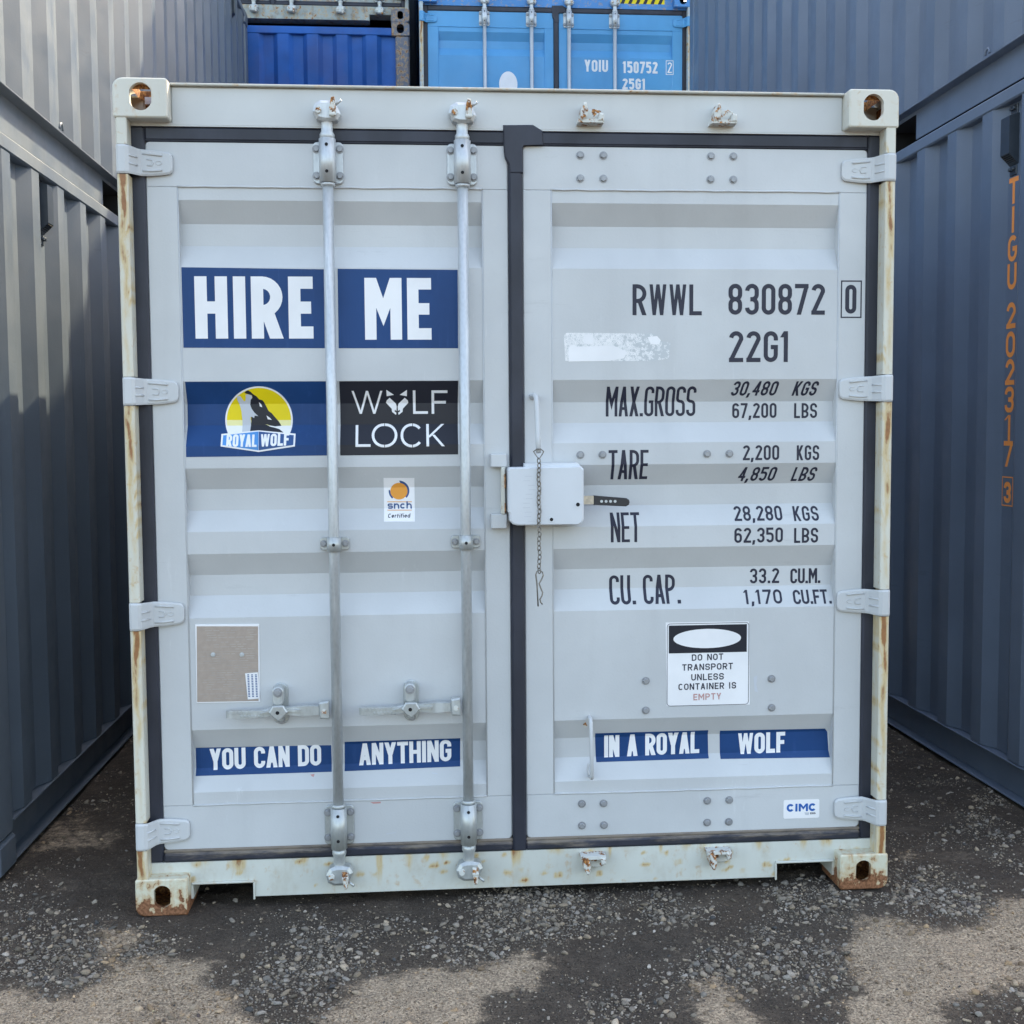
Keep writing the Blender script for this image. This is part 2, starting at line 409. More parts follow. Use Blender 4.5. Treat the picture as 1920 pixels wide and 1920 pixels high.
REL = {'I': .36, '1': .62, '.': .34, ',': .34, ' ': .55, 'M': 1.25, 'W': 1.42, 'L': .85, 'E': .86, 'F': .84, 'T': .95, 'i': .3, 'l': .3, 't': .55, 'f': .55, 'r': .6, '-': .5}
def glyph(ch, w, h, t, rnd=1.0):
    a, b, c, d = t/2, w-t/2, t/2, h-t/2; m = h*0.5
    R = max(1e-4, min((b-a)/2, (d-c)/2))*rnd
    V = lambda x, y0=0, y1=h: [[(x, y0), (x+t, y0), (x+t, y1), (x, y1)]]
    H = lambda y, x0=0, x1=w: [[(x0, y), (x1, y), (x1, y+t), (x0, y+t)]]
    def D(x0, y0, x1, y1, k=1.0):
        tx = t*k; return [[(x0-tx/2, y0), (x0+tx/2, y0), (x1+tx/2, y1), (x1-tx/2, y1)]]
    x = ch
    if x == 'I': return V((w-t)/2)
    if x == 'H': return V(0)+V(w-t)+H(m-t/2)
    if x == 'E': return V(0)+H(0)+H(h-t)+H(m-t/2, 0, w*.92)
    if x == 'F': return V(0)+H(h-t)+H(m-t/2, 0, w*.9)
    if x == 'L': return V(0)+H(0)
    if x == 'T': return V((w-t)/2)+H(h-t)
    if x == 'N': return V(0)+V(w-t)+[[(0, h), (t*1.05, h), (w, 0), (w-t*1.05, 0)]]
    if x == 'M':
        y0 = h*.22; tx = t*1.02; vt = min(h*.45, tx*(h-y0)/(w/2)); hf = [(0, h), (tx, h), (w/2, y0+vt), (w/2, y0)]
        return V(0)+V(w-t)+[hf, [(w-p, q) for p, q in hf]]
    if x == 'W':
        k = .84; q = [t*.5*k, w*.28, w*.5, w*.72, w-t*.5*k]; return D(q[0], h, q[1], 0, k)+D(q[2], h, q[1], 0, k)+D(q[2], h, q[3], 0, k)+D(q[4], h, q[3], 0, k)
    if x == 'A': return D(t*.5, 0, w/2, h, 1.05)+D(w-t*.5, 0, w/2, h, 1.05)+H(h*.22, w*.22, w*.78)
    if x == 'V': return D(t*.5, h, w/2, 0, 1.05)+D(w-t*.5, h, w/2, 0, 1.05)
    if x == 'Y': return D(t*.5, h, w/2, h*.40, 1.08)+D(w-t*.5, h, w/2, h*.40, 1.08)+V((w-t)/2, 0, h*.42)
    if x == 'X': return D(t*.55, 0, w-t*.55, h, 1.1)+D(w-t*.55, 0, t*.55, h, 1.1)
    if x == 'K': return V(0)+D(t*.8, h*.40, w-t*.6, h, 1.15)+D(w*.38, h*.52, w-t*.55, 0, 1.15)
    if x in 'O0': return rib(arc(b-R, d-R, R, R, 0, 90)+arc(a+R, d-R, R, R, 90, 180)+arc(a+R, c+R, R, R, 180, 270)+arc(b-R, c+R, R, R, 270, 360), t, True)
    if x == 'D': return V(0)+rib([(a, d)]+arc(b-R, d-R, R, R, 90, 0)+arc(b-R, c+R, R, R, 0, -90)+[(a, c)], t)
    if x in 'PRB':
        q = m-t*.3; r = min((d-q)/2, (b-a)*.75); o = V(0)+rib([(a, d)]+arc(b-r, d-r, r, r, 90, 0)+arc(b-r, q+r, r, r, 0, -90)+[(a, q)], t)
        if x == 'R': o += D(w*.50, q, w-t*.52, 0, 1.12)
        if x == 'B': r = min((q-c)/2, (b-a)*.75); o += rib([(a, q)]+arc(b-r, q-r, r, r, 90, 0)+arc(b-r, c+r, r, r, 0, -90)+[(a, c)], t)
        return o
    if x in 'CG':
        e = min(h*.16, (d-c)/2-R+R*.35)
        lo = max(d-R-e*.4, m+h*.17)
        p = ([(b, lo)] if lo < d-R else [])+arc(b-R, d-R, R, R, (0 if lo <= d-R else 38), 90)+arc(a+R, d-R, R, R, 90, 180)+arc(a+R, c+R, R, R, 180, 270)
        if x == 'C': return rib(p+arc(b-R, c+R, R, R, 270, (360 if lo <= d-R else 322))+([(b, h-lo)] if lo < d-R else []), t)
        p += arc(b-R, c+R, R, R, 270, 360)
        return rib(p+[(b, m)], t)+H(m-t*.6, w*.5, w)
    if x == 'U': return rib([(a, h)]+arc(a+R, c+R, R, R, 180, 270)+arc(b-R, c+R, R, R, 270, 360)+[(b, h)], t)
    if x == 'S':
        r1 = min((b-a)/2, (d-m)/2); e = (d-m)*.12
        p = [(b, d-r1-e)]+arc(b-r1, d-r1, r1, r1, 0, 90)+arc(a+r1, d-r1, r1, r1, 90, 180)+arc(a+r1, m+r1, r1, r1, 180, 270)+arc(b-r1, m-r1, r1, r1, 90, 0)+arc(b-r1, c+r1, r1, r1, 0, -90)+arc(a+r1, c+r1, r1, r1, -90, -180)+[(a, c+r1+e)]
        return rib(p, t)
    if x == '1': return V(w*.55-t/2)+D(w*.55-t*.1, h, w*.08, h*.80, .8)
    if x == '2': return rib(arc(a+R, d-R, R, R, 172, 90)+arc(b-R, d-R, R, R, 90, -8)+[(a, c)], t)+H(0)
    if x == '3':
        r1 = min((b-a)/2, (d-m)/2)
        return rib([(a, d-r1)]+arc(a+r1, d-r1, r1, r1, 180, 90)+arc(b-r1, d-r1, r1, r1, 90, 0)+arc(b-r1, m+r1, r1, r1, 0, -90)+[(w*.38, m)], t)+rib([(w*.38, m)]+arc(b-r1, m-r1, r1, r1, 90, 0)+arc(b-r1, c+r1, r1, r1, 0, -90)+arc(a+r1, c+r1, r1, r1, -90, -180), t)
    if x == '4': return V(w*.68-t/2)+H(h*.22)+D(t*.5, h*.24, w*.66, h, .95)
    if x == '5':
        q = h*.60; r1 = min((b-a)/2, (q-c)/2)
        return H(h-t, 0, w*.94)+V(0, q-t*.5, h)+rib([(a, q-t*.1), (a+r1*.6, q)]+arc(b-r1, q-r1, r1, r1, 90, 0)+arc(b-r1, c+r1, r1, r1, 0, -90)+arc(a+r1, c+r1, r1, r1, -90, -170), t)
    if x == '6':
        q = h*.58; r1 = min((b-a)/2, (q-c)/2)
        return rib(arc(b-r1, q-r1, r1, r1, 0, 90)+arc(a+r1, q-r1, r1, r1, 90, 180)+arc(a+r1, c+r1, r1, r1, 180, 270)+arc(b-r1, c+r1, r1, r1, 270, 360), t, True)+rib([(a, c+r1)]+arc(a+R, d-R, R, R, 180, 90)+arc(b-R, d-R, R, R, 90, 10), t)
    if x == '7': return H(h-t)+D(w*.30, 0, w-t*.5, h-t*.5, 1.05)
    if x == '8':
        r1 = min((b-a)/2, (d-m)/2); o = []
        for lo, hi in ((c, m), (m, d)):
            o += rib(arc(b-r1, hi-r1, r1, r1, 0, 90)+arc(a+r1, hi-r1, r1, r1, 90, 180)+arc(a+r1, lo+r1, r1, r1, 180, 270)+arc(b-r1, lo+r1, r1, r1, 270, 360), t, True)
        return o
    if x == '9': return [[(w-p, h-q) for p, q in poly] for poly in glyph('6', w, h, t, rnd)]
    if x == '.': k = t*1.15; return [[((w-k)/2, 0), ((w+k)/2, 0), ((w+k)/2, k), ((w-k)/2, k)]]
    if x == ',': k = t*1.1; return [[((w-k)/2-k*.3, -k*.9), ((w+k)/2-k*.3, -k*.7), ((w+k)/2, k), ((w-k)/2, k)]]
    if x == '-': return H(m-t/2)
    # lower case on an x height of 0.72 h
    X = h*.72; dx = X-t/2; r = min((b-a)/2, (dx-c)/2)
    ring = lambda e=360: arc((a+b)/2, X/2, (b-a)/2, (dx-c)/2, 0, e, 20)
    if x == 'n': return V(0, 0, X)+rib([(a, X*.45)]+arc((a+b)/2, dx-r, (b-a)/2, r, 180, 0)+[(b, 0)], t)
    if x == 'h': return V(0)+rib([(a, X*.45)]+arc((a+b)/2, dx-r, (b-a)/2, r, 180, 0)+[(b, 0)], t)
    if x == 'c': return rib(arc((a+b)/2, X/2, (b-a)/2, (dx-c)/2, 45, 315, 16), t)
    if x == 'e': return rib(arc((a+b)/2, X/2, (b-a)/2, (dx-c)/2, 0, 315, 18), t)+H(X/2-t/2)
    if x == 'o': return rib(ring(), t, True)
    if x == 'd': return rib(ring(), t, True)+V(w-t)
    if x == 's':
        r1 = min((b-a)/2, (dx-X/2)/2)
        return rib(arc(b-r1, dx-r1, r1, r1, 20, 90)+arc(a+r1, dx-r1, r1, r1, 90, 180)+arc(a+r1, X/2+r1, r1, r1, 180, 270)+arc(b-r1, X/2-r1, r1, r1, 90, 0)+arc(b-r1, c+r1, r1, r1, 0, -90)+arc(a+r1, c+r1, r1, r1, -90, -160), t)
    if x == 'r': return V(0, 0, X)+rib([(a, X*.4)]+arc(b, dx-(b-a), (b-a), (b-a), 180, 90), t)
    if x == 'i': return V((w-t)/2, 0, X)+[[((w-t)/2, h*.88), ((w+t)/2, h*.88), ((w+t)/2, h), ((w-t)/2, h)]]
    if x == 't': return V(w*.35-t/2, 0, h*.95)+H(X-t)
    if x == 'f': return V(w*.35-t/2, 0, h*.9)+H(X-t)+rib([(w*.35, h*.8)]+arc(w, h*.8, w*.65, h*.2-t/2, 180, 90), t)
    return []
def text_polys(s, x0, x1, z0, z1, t, gap=0.22, shear=0.0, rnd=1.0, rise=0.0, wide=None):
    """letters of s set into the box; t = stroke width in metres; rise = how much the line climbs from x0 to x1"""
    h = z1-z0; wd = [(wide or {}).get(c) or REL.get(c, 1.0 if c.isupper() or c.isdigit() else 0.9) for c in s]
    tot = sum(wd)+gap*(len(s)-1); k = (x1-x0)/tot; out = []; x = x0
    for c, q in zip(s, wd):
        w = q*k
        if c == 'I': w = max(w, t)
        if c != ' ':
            for poly in glyph(c, w, h, t, rnd):
                out.append([(x+p+shear*(y-h/2), z0+y+rise*((x+p-x0)/(x1-x0))) for p, y in poly])
        x += q*k+gap*k
    return out

# ------------------------------------------------------------------ decals: union of polygons, laid on a surface
def decal(name, parent, polys, mat, fmap, breaks=(), off=0.0006):
    """polys in surface coordinates (u, v); fmap(u, v, off) gives the point; breaks = v values where the surface folds"""
    V = []; F = []; E = []
    for p in polys:
        a = sum(p[i][0]*p[(i+1) % len(p)][1]-p[(i+1) % len(p)][0]*p[i][1] for i in range(len(p)))
        if abs(a) < 1e-10: continue
        q = p if a > 0 else p[::-1]; o = len(V); V += [Vector(x) for x in q]; F.append(list(range(o, o+len(q))))
    us = [v.x for v in V]; vs = [v.y for v in V]; u0, u1 = min(us)-.01, max(us)+.01
    for b in breaks:
        if min(vs) < b < max(vs): o = len(V); V += [Vector((u0, b)), Vector((u1, b))]; E.append((o, o+1))
    for f in F: E += [(f[k], f[(k+1) % len(f)]) for k in range(len(f))]
    r = delaunay_2d_cdt(V, E, [], 0, 1e-6)
    vv, ff = r[0], r[2]
    PB = [(min(V[k].x for k in f), max(V[k].x for k in f), min(V[k].y for k in f), max(V[k].y for k in f), [(V[k].x, V[k].y) for k in f]) for f in F]
    def covered(x, y):
        for a, b, c, d, P in PB:
            if a <= x <= b and c <= y <= d:
                ins = False; j = len(P)-1
                for i in range(len(P)):
                    if (P[i][1] > y) != (P[j][1] > y) and x < (P[j][0]-P[i][0])*(y-P[i][1])/(P[j][1]-P[i][1])+P[i][0]: ins = not ins
                    j = i
                if ins: return True
        return False
    me = bpy.data.meshes.new(name)
    keep = [list(f) for f in ff if covered(sum(vv[i].x for i in f)/len(f), sum(vv[i].y for i in f)/len(f))]
    used = sorted({i for f in keep for i in f}); mp = {i: k for k, i in enumerate(used)}
    pts = [fmap(vv[i].x, vv[i].y, off) for i in used]
    me.from_pydata(pts, [], [[mp[i] for i in f] for f in keep]); me.materials.append(mat); me.update()
    o = bpy.data.objects.new(name, me); COL.objects.link(o); o.parent = parent
    return o

# ------------------------------------------------------------------ ground (one sheet to the horizon, fine where it is seen)
def vnoise(x, y, sc, seed):
    """smooth value noise on arrays"""
    r = np.random.default_rng(seed); T = r.random((256, 256)); X = x*sc; Y = y*sc
    i = np.floor(X).astype(int); j = np.floor(Y).astype(int); fx = X-i; fy = Y-j; fx = fx*fx*(3-2*fx); fy = fy*fy*(3-2*fy)
    g = lambda a, b: T[a % 256, b % 256]
    return (g(i, j)*(1-fx)+g(i+1, j)*fx)*(1-fy)+(g(i, j+1)*(1-fx)+g(i+1, j+1)*fx)*fy
def inside(px, py, poly):
    n = len(poly); r = np.zeros(px.shape, bool); j = n-1
    for i in range(n):
        xi, yi = poly[i]; xj, yj = poly[j]
        with np.errstate(divide='ignore', invalid='ignore'):
            c = ((yi > py) != (yj > py)) & (px < (xj-xi)*(py-yi)/(yj-yi+1e-12)+xi)
        r ^= c; j = i
    return r
PATCH = [
    [(165, 1752), (205, 1745), (240, 1752), (272, 1768), (232, 1790), (225, 1806), (300, 1800), (345, 1805), (388, 1800), (380, 1830), (395, 1850), (445, 1850), (450, 1880), (500, 1925), (470, 2060), (-200, 2060), (-200, 1880), (0, 1850), (45, 1838), (60, 1862), (95, 1872), (150, 1862), (195, 1838), (205, 1800), (190, 1772)],
    [(127, 1515), (146, 1522), (169, 1541), (180, 1556), (225, 1560), (221, 1571), (165, 1590), (90, 1597), (40, 1594), (94, 1541)],
    [(616, 1888), (671, 1833), (737, 1825), (762, 1808), (820, 1817), (850, 1821), (912, 1808), (967, 1783), (1000, 1787), (1012, 1804), (1037, 1808), (1008, 1829), (1004, 1854), (958, 1850), (925, 1867), (908, 1892), (896, 1922), (860, 2040), (600, 2040)],
    [(1601, 1714), (1657, 1712), (1695, 1729), (1740, 1744), (1785, 1748), (1830, 1740), (1860, 1740), (1868, 1725), (1834, 1702), (1860, 1699), (1875, 1684), (1930, 1680), (2100, 1670), (2100, 1850), (1925, 1838), (1856, 1875), (1785, 1871), (1770, 1925), (1740, 2040), (1560, 2040), (1597, 1920), (1590, 1875), (1624, 1864), (1582, 1808), (1594, 1777), (1609, 1744)],
    [(1292, 1846), (1342, 1833), (1375, 1854), (1400, 1887), (1425, 1925), (1440, 2020), (1320, 2020), (1308, 1875)],
    [(1672, 1590), (1700, 1592), (1730, 1602), (1725, 1612), (1690, 1612)],
]
PW = [[GP(*p) for p in q] for q in PATCH]
def tan_mask(x, y):
    wx = x+(vnoise(x, y, 16, 1)-.5)*.05+(vnoise(x, y, 60, 2)-.5)*.02; wy = y+(vnoise(x, y, 16, 3)-.5)*.05+(vnoise(x, y, 60, 4)-.5)*.02
    m = np.zeros(x.shape)
    for k, q in enumerate(PW): m = np.maximum(m, inside(wx, wy, q)*(0.55 if k in (1, 5) else 1.0))
    return m
def axis(lo, hi, step, far):
    a = list(np.arange(lo, hi+step/2, step)); s = step; u = a[-1]; out = []
    while u < far: s *= 1.35; u += s; out.append(u)
    s = step; u = lo; pre = []
    while u > -far: s *= 1.35; u -= s; pre.append(u)
    return np.array(pre[::-1]+a+out)
gx = axis(-2.25, 2.75, 0.009, 400); gy = axis(-1.45, 2.7, 0.009, 400)
X, Y = np.meshgrid(gx, gy, indexing='ij')
def gheight(x, y):
    near = np.clip(1-np.maximum(np.abs(x)-3.5, np.abs(y)-4)/2, 0, 1)
    return near*((vnoise(x, y, 4, 5)-.5)*.014+(vnoise(x, y, 22, 6)-.5)*.007+(vnoise(x, y, 75, 7)-.5)*.004)-.004
Z = gheight(X, Y); TM = tan_mask(X, Y)
def blur(A, r, times):
    for _ in range(times):
        for ax in (0, 1):
            cs = np.cumsum(np.concatenate([np.zeros_like(A.take([0], ax)), A], ax), ax); n_ = A.shape[ax]; i0 = np.clip(np.arange(n_)-r, 0, n_); i1 = np.clip(np.arange(n_)+r+1, 0, n_)
            A = (cs.take(i1, ax)-cs.take(i0, ax))/((i1-i0).reshape((-1, 1) if ax == 0 else (1, -1)))
    return A
TM = blur(TM, 3, 2); DU = blur(TM, 8, 3)                     # soft patch edges, and a wider skirt of dust round each patch
def at_grid(A, x, y): return A[np.clip(np.searchsorted(gx, x), 0, len(gx)-1), np.clip(np.searchsorted(gy, y), 0, len(gy)-1)]
nx, ny = X.shape
me = bpy.data.meshes.new('ground')
vv = np.stack([X, Y, Z], -1).reshape(-1, 3).astype(np.float32)
idx = np.arange(nx*ny).reshape(nx, ny)
q = np.stack([idx[:-1, :-1], idx[1:, :-1], idx[1:, 1:], idx[:-1, 1:]], -1).reshape(-1, 4)
me.vertices.add(len(vv)); me.vertices.foreach_set('co', vv.ravel()); me.loops.add(q.size); me.loops.foreach_set('vertex_index', q.ravel().astype(np.int32))
me.polygons.add(len(q)); me.polygons.foreach_set('loop_start', np.arange(0, q.size, 4, dtype=np.int32)); me.polygons.foreach_set('use_smooth', np.ones(len(q), bool))
me.update(calc_edges=True)
at = me.attributes.new('tan', 'FLOAT', 'POINT'); at.data.foreach_set('value', TM.ravel().astype(np.float32))
ad = me.attributes.new('dust', 'FLOAT', 'POINT'); ad.data.foreach_set('value', DU.ravel().astype(np.float32))
g = NB('dark_gravelly_asphalt')
tn = g.attr('tan'); fine = g.noise(130, detail=8, rough=0.78); mid = g.noise(38, detail=6, rough=0.65); big = g.noise(2.2, detail=4)
vor = g.n('ShaderNodeTexVoronoi'); vor.inputs['Scale'].default_value = 150; g.l(g.geo.outputs['Position'], vor.inputs[0])
grit = g.ramp(vor.outputs['Distance'], 0.10, 0.45, 1.0, 0.0)
dark = g.mix(g.ramp(fine, 0.35, 0.7), (0.036, 0.028, 0.0225), (0.105, 0.083, 0.067))
dark = g.mix(g.ramp(big, 0.35, 0.7, 0, 0.6), dark, g.mix(fine, (0.040, 0.028, 0.021), (0.115, 0.083, 0.062)))
dark = g.mix(g.math('MULTIPLY', g.attr('dust'), g.ramp(g.noise(14, detail=8, rough=0.75), 0.30, 0.70, 0.15, 1.0), clamp=True), dark, g.mix(fine, (0.085, 0.062, 0.044), (0.27, 0.20, 0.145)))
vcol = g.n('ShaderNodeSeparateColor'); g.l(vor.outputs['Color'], vcol.inputs[0])
dark = g.mix(g.ramp(g.noise(5.5, detail=7, rough=0.7), 0.45, 0.75, 0, 0.42), dark, (0.17, 0.135, 0.105))
dark = g.mix(g.math('MULTIPLY', grit, g.ramp(vcol.outputs[0], 0.80, 0.86, 0, 0.8)), dark, (0.20, 0.185, 0.165))
tanc = g.mix(g.ramp(fine, 0.3, 0.72), (0.165, 0.120, 0.083), (0.70, 0.535, 0.385))
tanc = g.mix(g.ramp(mid, 0.54, 0.70, 0, 0.70), tanc, (0.16, 0.132, 0.108))
tanc = g.mix(g.math('MULTIPLY', grit, g.ramp(vcol.outputs[1], 0.70, 0.8, 0, 0.6)), tanc, (0.54, 0.45, 0.36))
k = g.ramp(g.math('ADD', g.math('ADD', tn, g.math('MULTIPLY', g.math('SUBTRACT', g.noise(30, detail=9, rough=0.80), 0.5), 3.0)), g.math('MULTIPLY', g.math('SUBTRACT', g.noise(9, detail=5), 0.5), 1.2)), 0.20, 0.98)
g.bump(g.math('ADD', g.math('MULTIPLY', fine, 0.6), grit), 1.0, 0.006)
me.materials.append(g.fin(g.mix(k, dark, tanc), g.ramp(fine, 0.3, 0.7, 0.7, 0.95), spec=0.25))
ground = bpy.data.objects.new('ground', me); COL.objects.link(ground); ground['kind'] = 'structure'
ground['label'] = 'dark gravelly asphalt yard with dry tan patches'

# ------------------------------------------------------------------ loose stones
def stone_base(sub):
    t = (1+5**.5)/2
    v = [(-1, t, 0), (1, t, 0), (-1, -t, 0), (1, -t, 0), (0, -1, t), (0, 1, t), (0, -1, -t), (0, 1, -t), (t, 0, -1), (t, 0, 1), (-t, 0, -1), (-t, 0, 1)]
    f = [(0, 11, 5), (0, 5, 1), (0, 1, 7), (0, 7, 10), (0, 10, 11), (1, 5, 9), (5, 11, 4), (11, 10, 2), (10, 7, 6), (7, 1, 8), (3, 9, 4), (3, 4, 2), (3, 2, 6), (3, 6, 8), (3, 8, 9), (4, 9, 5), (2, 4, 11), (6, 2, 10), (8, 6, 7), (9, 8, 1)]
    v = [np.array(p, float)/np.linalg.norm(p) for p in v]
    for _ in range(sub):
        mp = {}; nf = []
        def mdl(a, b):
            kk = (min(a, b), max(a, b))
            if kk not in mp: p = v[a]+v[b]; v.append(p/np.linalg.norm(p)); mp[kk] = len(v)-1
            return mp[kk]
        for a, b, c in f: x, y, z = mdl(a, b), mdl(b, c), mdl(c, a); nf += [(a, x, z), (b, y, x), (c, z, y), (x, y, z)]
        f = nf
    return np.array(v), np.array(f)
def variants(sub, n, seed):
    r = np.random.default_rng(seed); V, F = stone_base(sub); out = []
    for _ in range(n):
        p = V.copy()
        for _c in range(9):                                   # chip flat facets off a ball
            nrm = r.normal(size=3); nrm /= np.linalg.norm(nrm); d = r.uniform(.50, .86); s = p@nrm; k = s > d
            p[k] -= np.outer(s[k]-d, nrm)
        p *= r.uniform(.93, 1.07, (len(p), 1)); out.append(p)
    return np.array(out), F
CL = [GP(*p) for p in ((960, 1700), (1010, 1725), (930, 1740), (870, 1790), (250, 1790), (80, 1790), (130, 1830), (600, 1800), (1080, 1700), (1380, 1790), (1330, 1840), (1750, 1680), (1800, 1700), (330, 1880), (520, 1850), (1150, 1890), (1500, 1800), (1000, 1690), (620, 1760), (180, 1800))]
def density(x, y, ontan=.30):
    base = np.clip((vnoise(x, y, 7, 21)-.30)*1.6, 0.07, 1)*np.clip((vnoise(x, y, 2.1, 22)-.15)*1.5, .2, 1)
    for k, (cx, cy) in enumerate(CL): base = base+.75*np.exp(-((x-cx)**2+(y-cy)**2)/(.10+.03*(k % 3))**2)
    base = base*(1-(1-ontan)*np.clip(at_grid(TM, x, y)*1.1-.05, 0, 1))
    deep = np.where(y > .35, np.clip(1.0-(y-.35)*0.5, .18, 1), 1.0)
    under = np.where((np.abs(x) < 1.15) & (y > .12), .12, 1.0)
    return np.clip(base*deep*under, 0, 1)
def scatter(n, box, ontan):
    x = rng.uniform(box[0], box[1], n*4); y = rng.uniform(box[2], box[3], n*4)
    k = rng.random(n*4) < density(x, y, ontan); k &= ~((x < -1.76) & (y > .33)); k &= ~((x > 2.07) & (y > .33))
    k &= ~((np.abs(x) > 1.05) & (np.abs(x) < 1.23) & (y > -.008) & (y < .2))
    return x[k][:n], y[k][:n]
Vb, Fb = variants(1, 24, 3); Vs, Fs = variants(0, 12, 4)
VV = []; FF = []; CC = []; o = 0
for (n, lo, hi, pw, VR, FR, ontan, sink) in ((16000, .0040, .0126, 2.7, Vb, Fb, .34, .25), (90000, .0012, .0042, 1.3, Vs, Fs, .75, .35)):
    x, y = scatter(n, (-2.4, 2.8, -1.5, 2.6), ontan); n = len(x)
    r = lo+(hi-lo)*rng.random(n)**pw; a = rng.uniform(0, 2*pi, n); kk = rng.integers(0, len(VR), n)
    sc = np.stack([r*rng.uniform(.9, 1.45, n), r*rng.uniform(.75, 1.1, n), r*rng.uniform(.5, .85, n)], -1)
    p = VR[kk]*sc[:, None, :]; c, s = np.cos(a)[:, None], np.sin(a)[:, None]
    til = rng.normal(0, .25, n)[:, None]; z = p[:, :, 2]+p[:, :, 0]*til
    P = np.stack([p[:, :, 0]*c-p[:, :, 1]*s+x[:, None], p[:, :, 0]*s+p[:, :, 1]*c+y[:, None], z+(gheight(x, y)+sc[:, 2]*sink)[:, None]], -1)
    col = np.stack([rng.normal(.215, .07, n)]*3, -1); warm = rng.random(n); col[:, 0] *= 1+.16*warm; col[:, 2] *= 1-.14*warm+.08*(1-warm)
    dk_ = rng.random(n) < .3; col[dk_] *= .62; on = tan_mask(x, y) > .4; col[on] *= np.array([1.25, 1.08, .9]); lite = rng.random(n) < .05; col[lite] *= 1.45; col = np.clip(col*np.array([1.12, 1.0, .82]), .06, .65)
    m = VR.shape[1]; VV.append(P.reshape(-1, 3)); CC.append(np.repeat(col, m, 0)); FF.append((FR[None]+(np.arange(n)*m)[:, None, None]+o).reshape(-1, 3)); o += n*m
VV = np.concatenate(VV).astype(np.float32); FF = np.concatenate(FF).astype(np.int32); CC = np.concatenate(CC)
me = bpy.data.meshes.new('gravel'); me.vertices.add(len(VV)); me.vertices.foreach_set('co', VV.ravel()); me.loops.add(FF.size); me.loops.foreach_set('vertex_index', FF.ravel())
me.polygons.add(len(FF)); me.polygons.foreach_set('loop_start', np.arange(0, FF.size, 3, dtype=np.int32)); me.update(calc_edges=True)
ca = me.attributes.new('stone', 'FLOAT_COLOR', 'POINT'); ca.data.foreach_set('color', np.concatenate([CC, np.ones((len(CC), 1))], 1).ravel().astype(np.float32))
b = NB('grey_stone'); cc = b.attr('stone', 0)
me.materials.append(b.fin(b.mix(b.ramp(b.noise(300, detail=4), 0.4, 0.7, 0, 0.45), cc, (0.09, 0.08, 0.07)), 0.8, spec=0.3))
ob = bpy.data.objects.new('gravel', me); COL.objects.link(ob); ob['kind'] = 'stuff'; ob['label'] = 'loose grey stones scattered over the dark yard'

